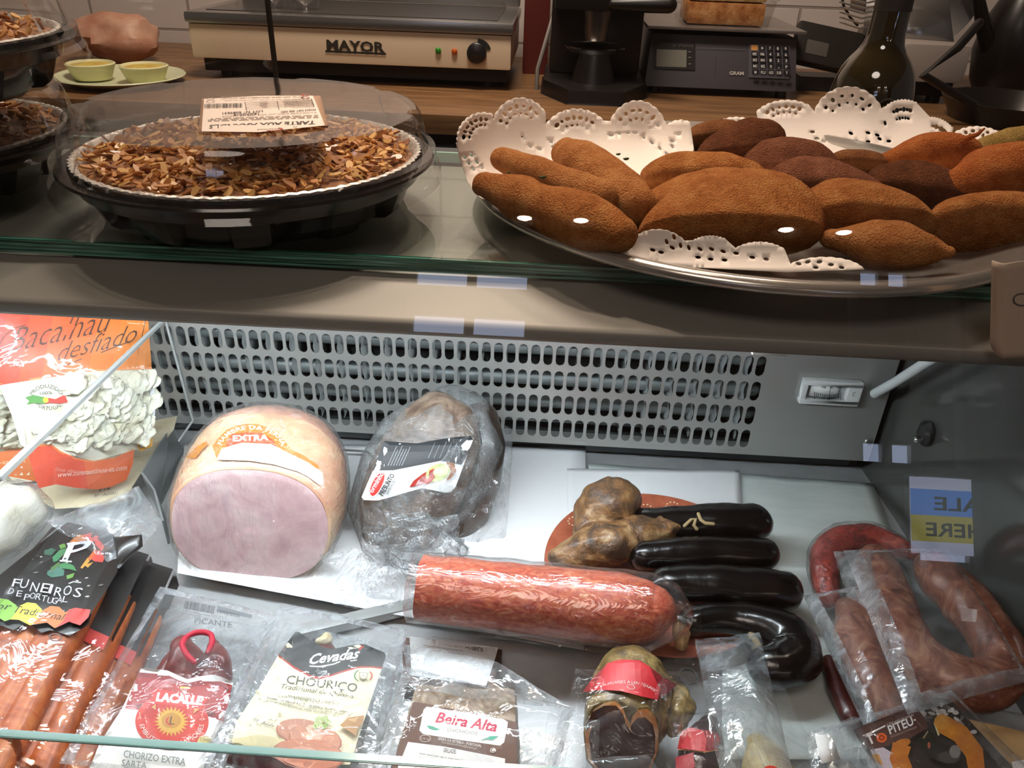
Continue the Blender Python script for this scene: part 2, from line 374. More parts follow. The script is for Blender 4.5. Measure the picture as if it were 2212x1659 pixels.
# shop sign in the right window, read in the mirror of the glass
sg = thing('window_sign', 'blue and yellow shop sign in the window, seen mirrored in the glass', 'sign', ((s1.x + s2.x) / 2, FRONT + .055, s2.z))
zm = (s1.z + s2.z) / 2; sw = s2.x - s1.x
build(MB().bx(s1.x - .02, s2.x + .16, FRONT + .052, FRONT + .058, s2.z - .06, s1.z + .06), 'panel', emit('sign_white', (.85, .87, 1), 4.2), sg)
build(MB().bx(s1.x - .02, s2.x + .16, FRONT + .058, FRONT + .061, zm, s1.z), 'blue_band', emit('sign_blue', (.30, .55, .95), 4.6), sg)
build(MB().bx(s1.x - .02, s2.x + .16, FRONT + .058, FRONT + .061, s2.z, zm), 'yellow_band', emit('sign_yellow', (.85, .80, .32), 3.4), sg)
def wtext(body, org, ux, uy, w, h, n, m, parent, bold=.02, shear=0, lift=.001):
    vs, fs = textmesh(body, shear, bold); org, ux, uy = V(org), V(ux).normalized(), V(uy).normalized()
    return build(MB().add([org + ux * (x * w) + uy * (y * h) + ux.cross(uy) * lift for x, y in vs], fs), n, m, parent, smooth=0, recalc=False)
build(MB().bx(s2.x, s2.x + .5, FRONT + .08, FRONT + .16, FLOOR, CEIL), 'trim_1', mat('dark_pillar', '5d534b', .8), **st)
m_sgtx = mat('sign_letters', '20304a', .6)
wtext('SALE', (s1.x + sw * .42 + sw * 1.10 - .02, FRONT + .062, zm + (s1.z - zm) * .22), (-1, 0, 0), (0, 0, 1), sw * 1.10, (s1.z - zm) * .5, 'lettering', m_sgtx, sg)
wtext('HERE', (s1.x + sw * .18 + sw * 1.05, FRONT + .062, s2.z + (zm - s2.z) * .22), (-1, 0, 0), (0, 0, 1), sw * 1.05, (zm - s2.z) * .5, 'lettering', m_sgtx, sg)
# recessed ceiling lights, mirrored on the pastries
m_bulb = emit('warm_bulb', (1, .92, .82), 90); m_ring = mat('chrome_ring', 'c8c0b8', .3, .6)
for i, (px, py) in enumerate([(1133, 470), (1255, 475), (1698, 495), (1823, 501)]):
    p = mir(px, py, z=CEIL - .012)
    t = thing('ceiling_spotlight', ['leftmost', 'second from left', 'third from left', 'rightmost'][i] + ' of the four ceiling spotlights mirrored over the pastries', 'light', (p.x, p.y, CEIL - .02), 'ceiling spotlights')
    build(MB().lathe([(.040, .0), (.078, -.012), (.088, .0), (.088, .018), (.040, .018)], 28, (p.x, p.y, CEIL - .018)), 'trim_ring', m_ring, t)
    build(MB().lathe([(.0005, -.006), (.022, -.004), (.040, .004), (.040, .012), (.0005, .012)], 24, (p.x, p.y, CEIL - .018)), 'bulb', m_bulb, t)
# ================================================================== the refrigerated display case
m_steel = mat('brushed_steel', 'aaa8a2', .38, .55, bump=.08, bsc=90, stretch=(1, 30, 30)); m_shade = mat('case_dark_metal', '4a4e50', .45, .4)
m_grille = mat('grille_steel', 'b0b0ac', .36, .55, bump=.06, bsc=120, stretch=(1, 1, 40)); m_black = mat('black_gap', '141412', .8)
dc = thing('display_case', 'steel and glass refrigerated deli display case', 'display case', (0, .5, FLOOR))
CX0, CX1 = -.85, .322
build(MB().bx(CX0, .75, .215, .80, FLOOR, -.03), 'plinth', m_shade, dc)
build(MB().bx(CX0, .345, .215, .70, -.03, -.002), 'deck', nmat('deck_steel', [(.3, 'b4b7b8'), (.7, 'c8caca')], 30, .4, .05, metal=.4), dc)
build(MB().bx(CX0, .75, .70, .715, -.03, .255), 'back_panel', mat('case_back', '2b2c2c', .6), dc)
# slotted evaporator cover
PX, PZ, SW, SH = .01108, .0258, .0044, .0094
g = MB(); NC = 58; gx0 = -.4335; zr = [.1165 - PZ * j for j in range(4)]; GY = .62
def stadium(cx, cz, n=5):
    r = SW * .93; q = []
    for k in range(n): a = pi * k / (n - 1); q.append((cx + r * cos(a), cz + (SH - r) + r * sin(a) + .0008))
    for k in range(n): a = pi + pi * k / (n - 1); q.append((cx + r * cos(a), cz - (SH - r) + r * sin(a) - .0008))
    return q
for c in range(NC):
    for j in range(4):
        cx, cz = gx0 + PX * c, zr[j]; q = stadium(cx, cz); o = []
        for (x, z) in q:
            dx, dz = x - cx, z - cz; k = 1 / max(abs(dx) / (PX / 2), abs(dz) / (PZ / 2)); o.append((cx + dx * k, cz + dz * k))
        # make sure cell corners are met
        for idx, (sx, sz) in ((1, (1, 1)), (3, (-1, 1)), (6, (-1, -1)), (8, (1, -1))): o[idx] = (cx + sx * PX / 2, cz + sz * PZ / 2)
        n = len(q); g.add([(x, GY, z) for x, z in q] + [(x, GY, z) for x, z in o], [(i, (i + 1) % n, n + (i + 1) % n, n + i) for i in range(n)])
xa, xb = gx0 - PX / 2, gx0 + PX * (NC - .5); za, zb = zr[3] - PZ / 2, zr[0] + PZ / 2
g.quad((CX0, GY, za), (xa, GY, za), (xa, GY, zb), (CX0, GY, zb)); g.quad((xb, GY, za), (CX1 - .006, GY, za), (CX1 - .006, GY, zb), (xb, GY, zb))
zt, zl = .205, .0215
g.quad((CX0, GY, zb), (CX1 - .006, GY, zb), (CX1 - .006, GY, zt), (CX0, GY, zt)); g.quad((CX0, GY, zl), (CX1 - .006, GY, zl), (CX1 - .006, GY, za), (CX0, GY, za))
g.quad((CX0, GY, zl), (CX1 - .006, GY, zl), (CX1 - .006, GY + .02, zl), (CX0, GY + .02, zl)); g.quad((CX1 - .006, GY, zl), (CX1 - .006, GY + .05, zl), (CX1 - .006, GY + .05, zt), (CX1 - .006, GY, zt))
gp = build(g, 'slotted_cover', m_grille, dc, smooth=0, solid=.0011)
f = MB(); x = -.45
while x < .20:
    f.grid(lambda u, v: V((x + .0009 * sin(v * 34) , .634 + .045 * u, .028 + .11 * v)), 2, 40); x += PX * 2
build(f, 'evaporator_fins', mat('fin_aluminium', 'd8dcdc', .3, .7), dc, solid=.0006)
f = MB()
for z in (.108, .075, .05): f.tube([(-.45, .652, z), (.205, .652, z)], .0075, 12)
build(f, 'evaporator_pipes', mat('pipe_aluminium', '8f9494', .55, .6), dc)
build(MB().bx(CX0, .31, .64, .66, .0, .02), 'drain_channel', m_shade, dc, bevel=.003)
for (px, py) in ((1875, 955),):
    p = Y(px, py, GY - .001); s = MB().lathe([(.0003, .0022), (.003, .0015), (.0036, 0)], 16); R = V((0, -1, 0)).to_track_quat('Z', 'Y').to_matrix(); s.v = [p + R @ v for v in s.v]
    so = build(s, 'screw', mat('screw_chrome', 'e0e0e0', .15, 1), dc); build(MB().box(p + V((0, -.0024, 0)), (.004, .0006, .0008)), 'screw_slot', m_black, so)
# steel light canopy under the upper shelf, tube hidden behind it
can = MB(); LE = Y(840, 716, .400).z + .0055; prof = [(.70, .2585), (.456, .2585), (.4505, .2578), (.445, .2563), (.404, LE + .0022), (.4012, LE + .0012), (.4000, LE - .0006), (.4000, LE - .005), (.4008, LE - .0066), (.4025, LE - .0068), (.4040, LE - .0055)]
can.grid(lambda u, v: V((CX0 + u * (.75 - CX0), prof[min(len(prof) - 1, int(round(v * (len(prof) - 1))))][0], prof[min(len(prof) - 1, int(round(v * (len(prof) - 1))))][1])), 2, len(prof))
build(can, 'light_canopy', mat('canopy_steel', '939089', .55, .3, bump=.06, bsc=60, stretch=(1, 30, 30)), dc, solid=.0012)
build(MB().tube([(-.80, .4205, LE - .0088), (.118, .4205, LE - .0088)], .0062, 16), 'light_tube', emit('cool_tube', (.92, .97, 1.0), 68), dc)
for x in (-.82, .125): build(MB().bx(x, x + .02, .411, .430, LE - .0145, LE + .001), 'tube_holder', mat('white_plastic', 'e4e6e4', .5), dc, bevel=.001)
# right end panel: dark polished sheet
ep = MB(); a0, a1 = V((CX1 + .001, .66, 0)), V((.350, .25, 0))
def EP(u, z): return a0.lerp(a1, u) + V((0, 0, z))
ep.quad(EP(0, -.01), EP(1, -.01), EP(1, .06), EP(0, .258)); ep.quad(EP(0, .258), EP(1, .06), EP(.5, .2575), EP(.48, .2575))
epm = MB().add([EP(0, -.02), EP(1, -.02), EP(1, .03), EP(.66, .12), EP(.50, .257), EP(0, .257)], [(0, 1, 2, 3, 4, 5)])
build(epm, 'end_panel', mat('polished_dark_panel', '4b4b48', .10, .0, spec=1.0), dc, solid=.003, smooth=0)
p = Y(2000, 935, .56); q = EP(.27, 0); c = V((q.x - .004, p.y, p.z))
kn = build(MB().blob(c, (.007, .010, .011), amp=.15, sc=2), 'rubber_stop', mat('black_rubber', '1d1c1b', .6), dc)
build(MB().tube([c + V((-.009, -.005, -.004)), c + V((-.003, -.003, -.002))], .0028, 10), 'stop_screw', mat('screw_chrome', 'e0e0e0', .15, 1), kn)
h0 = Y(1890, 850, .612); h1 = Y(1990, 790, .56)
build(MB().tube([h0, h0.lerp(h1, .5) + V((0, 0, -.001)), h1, h1 + (h1 - h0) * .6, (.29, .50, .225)], .0042, 14), 'drain_hose', mat('white_hose', 'dfe3e2', .5), dc)
# slanted front glass and its green lower edge
m_pane = film('front_pane_glass', haze=.012, rough=.0, bump=0, f0=.055, hazecol=(.8, .78, .75), fp=5)
m_gedge = mat('green_glass_edge', '4f7a70', .15, 0, .8)
gz = V((0, sin(GA), cos(GA))); gl = MB(); b0 = V((CX0, GP.y, GP.z)); b1 = V((.75, GP.y, GP.z)); T_ = GN * -.005
gl.quad(b0, b1, b1 + gz * .60, b0 + gz * .60, 0); gl.quad(b0, b1, b1 + T_, b0 + T_, 1)
gl.quad(b0 + gz * .6, b1 + gz * .6, b1 + gz * .6 + T_, b0 + gz * .6 + T_, 1); gl.quad(b0, b0 + gz * .6, b0 + gz * .6 + T_, b0 + T_, 1)
gl.bx(CX0, .75, GP.y - .0004, GP.y + .0046, GP.z - .0012, GP.z - .0002, 1)
build(gl, 'front_glass', [m_pane, m_gedge], dc, smooth=0)
# rear sliding glass door at the left
rg = MB(); r1 = Y(560, 0, .74); r2 = Y(597, 170, .74); rx = r2.x
m_rear = film('rear_door_glass', haze=.50, rough=.02, bump=0, f0=.10, hazecol=(.62, .58, .50), fp=4, trl=.3)  # grey-brown haze set on this pane to stand in for reflections
rd = thing('sliding_glass_door', 'rear sliding glass door behind the tarts, hazed in place of reflections', 'glass door', (-.6, .74, .27))
build(MB().quad((-1.3, .74, .262), (rx, .74, .262), (rx, .74, .75), (-1.3, .74, .75)), 'glass_pane', m_rear, rd, smooth=0)
build(MB().bx(rx - .0015, rx + .0015, .737, .743, .262, .75), 'polished_edge', mat('dark_glass_edge', '2f2a24', .2), rd)
build(MB().bx(-1.3, .75, .728, .752, .250, .2625), 'door_track', m_shade, dc)
# thermometer in the cover
T = [Y(x, y, GY - .004) for x, y in ((1732, 811), (1860, 819), (1851, 871), (1726, 862))]
tx0, tx1, tz0, tz1 = .2365, .2885, .0845, .1085; tc = V(((tx0 + tx1) / 2, .615, tz0))
th = thing('thermometer', 'white rectangular dial thermometer set in the slotted cover', 'thermometer', tc)
fr = MB(); fy0, fy1 = .6125, .6195; b_ = .0045
fr.bx(tx0, tx1, fy0, fy1, tz1 - b_, tz1).bx(tx0, tx1, fy0, fy1, tz0, tz0 + b_).bx(tx0, tx0 + b_, fy0, fy1, tz0 + b_, tz1 - b_).bx(tx1 - b_ - .007, tx1, fy0, fy1, tz0 + b_, tz1 - b_)
build(fr, 'frame', mat('white_plastic', 'e4e6e4', .5), th, bevel=.0006)
dr = MB().grid(lambda u, v: V((tx0 + b_ + .004 + u * .025, .6185 - .004 * sin(pi * (.15 + .7 * u)), tz0 + b_ + .002 + v * .013)), 16, 2)
build(MB().bx(tx0 + b_, tx1 - b_ - .007, .6188, .6194, tz0 + b_, tz1 - b_), 'backing', mat('grey_plastic', 'b9bcbc', .5), th)
dl = build(dr, 'dial', mat('dial_white', 'f0f0ec', .5), th, solid=.0004)
A = Art(dr, .0005)
for k in range(15):
    t = k / 14; x = 1760 + 56 * t; A.line([(x, 846 + 5 * sin(pi * t)), (x - 1, (857 if k % 7 else 862) + 5 * sin(pi * t))], 1.3, '30343a')
for s_, x in (('10', 1779), ('0', 1795), ('10', 1811)): A.text(s_, (x - (4 if len(s_) > 1 else 2), 837), (x + (4 if len(s_) > 1 else 2), 837.5), (0, -8), '30343a', bold=.01)
A.line([(1793, 830), (1790, 862)], 1.0, '22262a'); A.build('scale_marks', dl)
wtext('C', (tx1 - .0082, fy0 - .0002, tz0 + .0115), (1, 0, 0), (0, 0, 1), .0025, .004, 'unit_letter', ink('2a3440'), th, bold=.0)
# upper glass shelf
m_shelf = film('shelf_glass', haze=.02, rough=.02, bump=0, f0=.05, hazecol=(.6, .7, .66), tint=(.93, .98, .96))
m_sedge = nmat('shelf_green_edge', [(.35, '12352c'), (.5, '2c6353'), (.62, '6aa392'), (.7, '1d4a3e')], 30, .12, 0, detail=2, stretch=(.4, 30, 30), spec=.8)
gs = MB(); SX0, SX1, SY0, SY1, SZ0, SZ1 = CX0, .75, .450, .707, .2612, .2700
gs.quad((SX0, SY0, SZ1), (SX1, SY0, SZ1), (SX1, SY1, SZ1), (SX0, SY1, SZ1), 0)
for i in range(4):
    z0 = SZ0 + (SZ1 - SZ0) * i / 4; z1 = SZ0 + (SZ1 - SZ0) * (i + 1) / 4 - .0002; d = (.0, .0006, .0002, .0005)[i]
    gs.bx(SX0, SX1, SY0 + d, SY0 + .004, z0, z1, 1)
gs.bx(SX0, SX1, SY1 - .003, SY1, SZ0, SZ1, 2)
build(gs, 'glass_shelf', [m_shelf, m_sedge, mat('pale_glass_edge', 'a9d8c8', .15)], smooth=0, label='green-edged glass shelf carrying the tarts and the pastry platter', category='shelf')
# glass divider at the left
D1, D2, D3, D4 = V((-.3335, .618, .134)), V((-.3275, .618, .026)), V((-.336, .60, .014)), Y(0, 1030, .40)
dv = MB(); d5 = V((D4.x + .01, D4.y, .01)); dv.add([D1, D2, D3, d5, D4], [(0, 1, 2, 3, 4)], 0)
dvo = build(dv, 'glass_divider', film('divider_glass', haze=.05, rough=.02, bump=0, f0=.07, hazecol=(.85, .88, .88)), smooth=0, label='slanted clear divider between the cod bags and the ham', category='glass divider')
e = MB(); e.tube([D4, D1], [.0030, .0020], 6, sq=1.2).tube([D1, D2], .0012, 6).tube([D2, D3], .0012, 6)
build(e, 'polished_edge', mat('divider_edge', 'b8bcba', .2), dvo)
# ================================================================== back counter and what stands on it
CT = .145
m_wood = nmat('worktop_wood', [(.3, '674a2f'), (.5, '805c3a'), (.7, '97724b')], 6, .45, .1, detail=6, stretch=(1, 12, 12), distort=.6)
build(MB().bx(-2.2, 2.2, 1.455, 2.19, CT - .035, CT), 'worktop', m_wood, label='long oiled wood worktop along the tiled wall', category='worktop', bevel=.002)
cb = thing('base_cabinet', 'dark cabinet row under the wood worktop', 'cabinet', (0, 1.8, FLOOR))
build(MB().bx(-2.2, 2.2, 1.50, 2.19, FLOOR, CT - .0355), 'body', mat('dark_cabinet', '231e1b', .6), cb)
for i in range(6):
    x = -2.18 + i * .73; d = build(MB().bx(x, x + .71, 1.48, 1.4995, FLOOR + .08, CT - .06), 'door', mat('dark_cabinet_door', '2a2420', .5), cb, bevel=.002)
    build(MB().tube([(x + .3, 1.47, .03), (x + .42, 1.47, .03)], .006, 8), 'handle', mat('chrome_ring', 'c8c0b8', .3, .6), d)
BY = 1.70
# griddle
m_cream = mat('cream_enamel', 'e3cdb0', .35); m_chrome = mat('dull_chrome', 'a8a6a4', .22, .85)
gr = thing('griddle', 'cream and chrome electric griddle on the worktop', 'griddle', (-.36, 1.86, CT))
gx0_, gx1_ = -.74, -.085
build(MB().bx(gx0_, gx1_, BY, 2.05, .186, .252), 'body', m_cream, gr, bevel=.006)
build(MB().bx(gx0_ + .01, gx1_ - .01, BY + .03, 2.03, .158, .1865), 'underside', mat('griddle_base', '1f1a17', .7), gr)
for x in (gx0_ + .05, gx1_ - .05):
    for y in (BY + .06, 1.99): build(MB().lathe([(.0005, 0), (.018, 0), (.018, .016), (.0005, .016)], 14, (x, y, CT)), 'foot', mat('black_rubber', '1d1c1b', .6), gr)
tp = MB(); tp.bx(gx0_ - .004, gx1_ + .004, BY - .006, 2.056, .252, .274)
build(tp, 'top_rim', m_chrome, gr, bevel=.008); build(MB().bx(gx0_ + .03, gx1_ - .03, BY + .03, 2.02, .2735, .2755), 'hot_plate', mat('hot_plate', '6d6864', .28, .7), gr)
build(MB().bx(gx0_, gx1_ + .002, 2.02, 2.052, .276, .40), 'splash_back', m_chrome, gr, bevel=.006)
F = MB().quad((gx0_, BY - .0005, .186), (gx1_, BY - .0005, .186), (gx1_, BY - .0005, .252), (gx0_, BY - .0005, .252)); A = Art(F, .0008, .0003)
A.text('MAYOR', (706, 107), (832, 113), (-1, -21), '33302a', bold=.035); A.line([(703, 110.5), (834, 116.5)], 4.5, '2a2723'); A.build('nameplate', gr)
for px, py, c, n in ((947, 109, (.20, .55, .16), 'green_lamp'), (982, 111, (.75, .36, .12), 'amber_lamp')):
    p = Y(px, py, BY); s = MB().blob(p + V((0, -.003, 0)), (.0062, .004, .0062)); build(s, n, mat(n, c, .2), gr)
p = Y(1030, 114, BY); R = V((0, -1, 0)).to_track_quat('Z', 'Y').to_matrix(); s = MB().lathe([(.020, 0), (.0195, .010), (.016, .013), (.0005, .0135)], 28); s.v = [p + R @ v for v in s.v]
kb = build(s, 'knob', mat('black_knob', '1c1b1c', .35), gr); A = Art(F, .0008, .0003); A.ring(1031, 116, 31, 33, .28, '2b2826', radians(-88), radians(-18)); A.build('dial_marks', gr)
for i, (px, w) in enumerate(((596, .028), (660, .040))):
    p = Y(px, 22, 1.80); p.z = .2757
    build(MB().lathe([(.0005, 0), (w * .7, 0), (w * .8, .02), (w, .07), (w * .97, .07), (w * .76, .022), (.0005, .006)], 24, p), 'drinking_glass', film('glassware', haze=.06, rough=.02, bump=0, f0=.12), label=('small' if i == 0 else 'wider') + ' clear glass standing on the griddle plate', category='glass', group='glasses on the griddle')
# red box and lean-to sheet beside it
p = Y(1152, 100, 1.98); build(MB().bx(p.x - .022, p.x + .035, 1.93, 2.06, CT, .46), 'tin_box', mat('dark_red_tin', '5a1d18', .45), bevel=.004, label='dark red tin box between the griddle and the coffee machine', category='box')
p1, p2 = Y(1160, 160, 1.72), Y(1206, 0, 1.80)
build(MB().tube([(p1.x, 1.74, CT), p1 + V((0, .03, .005)), p2 + V((0, .05, 0)), p2 + (p2 - p1) * .8 + V((0, .06, 0))], .0045, 8), 'steel_rod', mat('dull_rod', '8d8680', .4, .5), label='thin grey rod leaning beside the black coffee machine', category='rod')
# coffee machine
cm = thing('coffee_machine', 'black coffee machine with glass cup tray on worktop', 'coffee machine', (.11, 1.80, CT)); m_bk = mat('black_plastic', '191614', .38)
cxm = Y(1290, 100, 1.72).x
base = MB(); hexa = [(-.105, 1.90), (-.105, 1.70), (-.055, 1.60), (.055, 1.60), (.105, 1.70), (.105, 1.90)]
for z0, z1 in ((CT, CT + .028),): base.add([(cxm + x, y, z0) for x, y in hexa] + [(cxm + x, y, z1) for x, y in hexa], [tuple(range(6)), tuple(range(6, 12))] + [(i, (i + 1) % 6, 6 + (i + 1) % 6, 6 + i) for i in range(6)])
build(base, 'drip_base', m_bk, cm, bevel=.005); build(MB().bx(cxm - .095, cxm + .095, 1.78, 1.93, CT + .028, .52), 'column', m_bk, cm, bevel=.012)
build(MB().bx(cxm - .09, cxm + .09, 1.66, 1.80, .305, .52), 'brew_head', m_bk, cm, bevel=.012)
build(MB().lathe([(.0005, .304), (.026, .304), (.024, .268), (.021, .250), (.0005, .250)], 20, (cxm - .005, 1.70, 0)), 'spout', mat('grey_metal_spout', '77726e', .3, .8), cm)
build(MB().lathe([(.0005, .226), (.055, .230), (.062, .238), (.062, .241), (.054, .235), (.0005, .231)], 28, (cxm - .005, 1.70, 0)), 'cup_saucer', film('smoked_glass', haze=.25, rough=.05, bump=0, f0=.2), cm)
build(MB().tube([(cxm - .004, 1.70, CT + .028), (cxm - .004, 1.70, .228)], [.045, .03], 18, cap=False), 'saucer_stand', m_bk, cm)
build(MB().tube([(cxm + .02, 1.665, .318), (cxm + .07, 1.655, .320), (cxm + .125, 1.65, .322)], [.010, .014, .015], 14), 'handle', m_bk, cm)
# scale
sx0, sx1, sy = .197, .503, 1.75; tl = .03
sc = thing('shop_scale', 'dark grey digital shop scale with keypad and steel pan', 'scale', (.35, 1.85, CT)); m_sc = mat('scale_grey', '433f44', .5)
bd = MB().add([(sx0 - .004, 1.745, .160), (sx1 + .004, 1.745, .160), (sx1 - .004, 1.785, .258), (sx0 + .004, 1.785, .258), (sx0 - .004, 2.03, .160), (sx1 + .004, 2.03, .160), (sx1 - .004, 2.02, .258), (sx0 + .004, 2.02, .258)], [(0, 1, 2, 3), (5, 4, 7, 6), (4, 0, 3, 7), (1, 5, 6, 2), (3, 2, 6, 7), (4, 5, 1, 0)])
build(bd, 'housing', m_sc, sc, bevel=.004)
build(MB().bx(sx0 - .008, sx1 + .008, 1.765, 2.06, .268, .274), 'weighing_pan', mat('pan_steel', 'a39c95', .3, .75), sc, bevel=.002); build(MB().bx(sx0 + .06, sx1 - .06, 1.82, 1.98, .256, .2685), 'pan_support', m_bk, sc)
for x in (sx0 + .02, sx1 - .02):
    for y in (1.77, 2.0): build(MB().lathe([(.0005, 0), (.012, 0), (.012, .0155), (.0005, .0155)], 12, (x, y, CT)), 'foot', m_bk, sc)
F = MB().quad(bd.v[0], bd.v[1], bd.v[2], bd.v[3]); A = Art(F, .002, .0003)
A.poly([(1411, 91), (1502, 94), (1501, 152), (1411, 149)], '15130f'); A.poly([(1418, 107), (1483, 109), (1482, 146), (1417, 144)], mat('lcd_grey', '8a8a80', .25)); A.text('2700', (1450, 101), (1497, 102.5), (0, -5), '6b6762')
for y in (113, 125, 139): A.line([(1486, y), (1492, y)], 2, '8a857e')
A.build('display', sc); A = Art(F, .002, .0003)
A.poly([(1618, 96), (1706, 99), (1704, 171), (1616, 168)], '57535c')
keys = [['C', 'M', '7', '8', '9'], ['M5', 'M6', '4', '5', '6'], ['M3', 'M4', '1', '2', '3'], ['M1', 'M2', '0', '.', 'P'], ['M', 'PLU', 'ADD', 'SUB', 'T']]
for j in range(5):
    for i in range(5):
        x, y = 1622 + i * 16.6 - j * .3, 98 + j * 13.9 + i * .6; A.poly([(x, y), (x + 14, y + .4), (x + 14, y + 11.6), (x, y + 11.2)], 'd79a52' if (i, j) == (0, 0) else '17161a'); t = keys[j][i]
        w = (2.2, 4.2, 5)[len(t) - 1]
        if (i, j) != (0, 0): A.text(t, (x + 7 - w, y + 9), (x + 7 + w, y + 9.2), (0, -6), 'd8d4d0', bold=.02)
A.build('keypad', sc); A = Art(F, .002, .0003); A.text('GRAM', (1575, 162), (1606, 163), (0, -7.5), 'c9c4bf', bold=.02); A.line([(1505, 104), (1612, 108)], 1, '5c5860'); A.line([(1545, 117), (1543, 163)], 1, '514d55'); A.build('lettering', sc)
# cake in a clear box on the scale
ck = thing('cake_box', 'sponge cake in a clear plastic box on the scale pan', 'cake', (.36, 1.86, .274)); c0, c1 = Y(1480, 50, 1.80).x, Y(1655, 50, 1.80).x
build(MB().grid(lambda u, v: V((c0 + .002 + (c1 - c0 - .004) * u, 1.80, 0)) , 2, 2) if 0 else MB().bx(c0 + .004, c1 - .004, 1.805, 1.93, .276, .318), 'sponge', nmat('sponge_cake', [(.35, 'a5612e'), (.5, 'c4834a'), (.7, 'dfa66a')], 60, .8, .4), ck, bevel=.006, disp=(.0015, 60))
build(MB().bx(c0 + .004, c1 - .004, 1.805, 1.93, .319, .345), 'cream_layer', nmat('cake_top', [(.35, 'b9853f'), (.6, 'e0bd84')], 60, .8, .4), ck, bevel=.006, disp=(.002, 50))
bxm = MB().grid(lambda u, v: V((0, 0, 0)), 2, 2); bxm = MB(); q = .012
for z0, z1, e0, e1 in ((.2745, .325, .004, .012), (.325, .36, .016, .008)):
    lo = [(c0 - e0, 1.80 - e0), (c1 + e0, 1.80 - e0), (c1 + e0, 1.935 + e0), (c0 - e0, 1.935 + e0)]; hi = [(c0 - e1, 1.80 - e1), (c1 + e1, 1.80 - e1), (c1 + e1, 1.935 + e1), (c0 - e1, 1.935 + e1)]
    bxm.add([(x, y, z0) for x, y in lo] + [(x, y, z1) for x, y in hi], [(i, (i + 1) % 4, 4 + (i + 1) % 4, 4 + i) for i in range(4)])
bxm.quad((c0 - .008, 1.792, .36), (c1 + .008, 1.792, .36), (c1 + .008, 1.943, .36), (c0 - .008, 1.943, .36))
build(bxm, 'clear_box', film('cake_box_plastic', haze=.10, rough=.08, bump=.3, bsc=40, f0=.08), ck, smooth=0)
# card reader and cable
cr = thing('card_terminal', 'black tilted card terminal right of the shop scale', 'card terminal', Z(1770, 150, CT)); cp = Y(1775, 108, 1.85); R = Matrix.Rotation(radians(9), 3, 'Y') @ Matrix.Rotation(radians(-28), 3, 'X')
build(MB().box(cp + V((.02, .02, .0)), (.155, .03, .085), R=R), 'body', mat('terminal_black', '25221f', .4), cr, bevel=.008)
build(MB().box(cp + V((-.01, .003, .002)), (.048, .006, .03), R=R), 'screen', mat('terminal_screen', '5a5651', .2), cr, bevel=.004)
build(MB().bx(cp.x - .03, cp.x + .07, 1.86, 1.93, CT, .175), 'stand', m_bk, cr)
# wine bottle just behind the case
bx_, by_ = .322, .85; zb = .313 - .185; wl = thing('rear_ledge', 'service ledge behind the display case, darkened like the unlit gap', 'ledge', (0, .9, zb - .03))
build(MB().bx(-.9, .75, .806, 1.0, zb - .022, zb), 'ledge_plate', mat('ledge_shaded', '201d1b', .5, .3), wl);  # ledge metal coloured dark to carry the shade behind the shelf
for x in (-.9, .70): build(MB().bx(x, x + .04, .83, .98, FLOOR, zb - .022), 'leg', mat('ledge_shaded', '201d1b', .5, .3), wl)
ax = Y(1905, 0, by_ - .004) - Y(1870, 195, by_); bt = thing('wine_bottle', 'dark olive wine bottle standing behind the pastry platter', 'bottle', (bx_, by_, zb))
m_btl = mat('olive_bottle_glass', '2a2108', .05, 0, 1.0, coat=1); pr = [(.0005, 0), (.040, 0), (.0415, .004), (.0415, .165), (.0408, .176), (.0392, .187), (.0372, .197), (.0340, .206), (.0290, .2145), (.0230, .222), (.0190, .229), (.0173, .238), (.0168, .262), (.0155, .30), (.0150, .325), (.0005, .325)]
build(MB().lathe(pr, 48, (bx_, by_, zb)), 'glass_body', m_btl, bt, smooth=60)
build(MB().lathe([(.0176, .259), (.0172, .262), (.0162, .30), (.0158, .326), (.0005, .327)], 40, (bx_, by_, zb)), 'capsule', mat('bottle_foil', '2b2521', .45), bt)
# meat slicer at the right
ms = thing('meat_slicer', 'pale grey meat slicer at the right of the worktop', 'meat slicer', (.82, 1.85, CT)); m_pale = mat('pale_enamel', 'a59a92', .4)
q0, q1 = Y(1955, 100, 1.75).x, Y(2105, 100, 1.75).x
build(MB().bx(q0, q1, 1.75, 2.05, .188, .262), 'housing', m_pale, ms, bevel=.012); build(MB().bx(q0 + .01, q1 - .01, 1.77, 2.03, .160, .19), 'underside', m_bk, ms)
for x in (q0 + .03, q1 - .03):
    for y in (1.80, 2.0): build(MB().lathe([(.0005, 0), (.014, 0), (.014, .0165), (.0005, .0165)], 12, (x, y, CT)), 'foot', m_bk, ms)
build(MB().add([(q0 - .05, 1.86, .262), (q1 - .02, 1.80, .262), (q1 - .03, 1.86, .34), (q0 - .04, 1.92, .34)], [(0, 1, 2, 3)]), 'carriage', mat('dull_chrome', 'a8a6a4', .22, .85), ms, solid=.004)
s = MB().lathe([(.0005, .0), (.11, .0), (.115, .004), (.0005, .012)], 40); R = V((-.2, -1, .25)).to_track_quat('Z', 'Y').to_matrix(); s.v = [V(((q0 + q1) / 2 + .02, 1.94, .345)) + R @ v for v in s.v]; build(s, 'blade', mat('blade_steel', '8e8a86', .2, .9), ms)
build(MB().bx(q0 - .04, q0 + .055, 1.92, 2.02, .30, .44), 'blade_guard', mat('slicer_dark', '3a3533', .4), ms, bevel=.01)
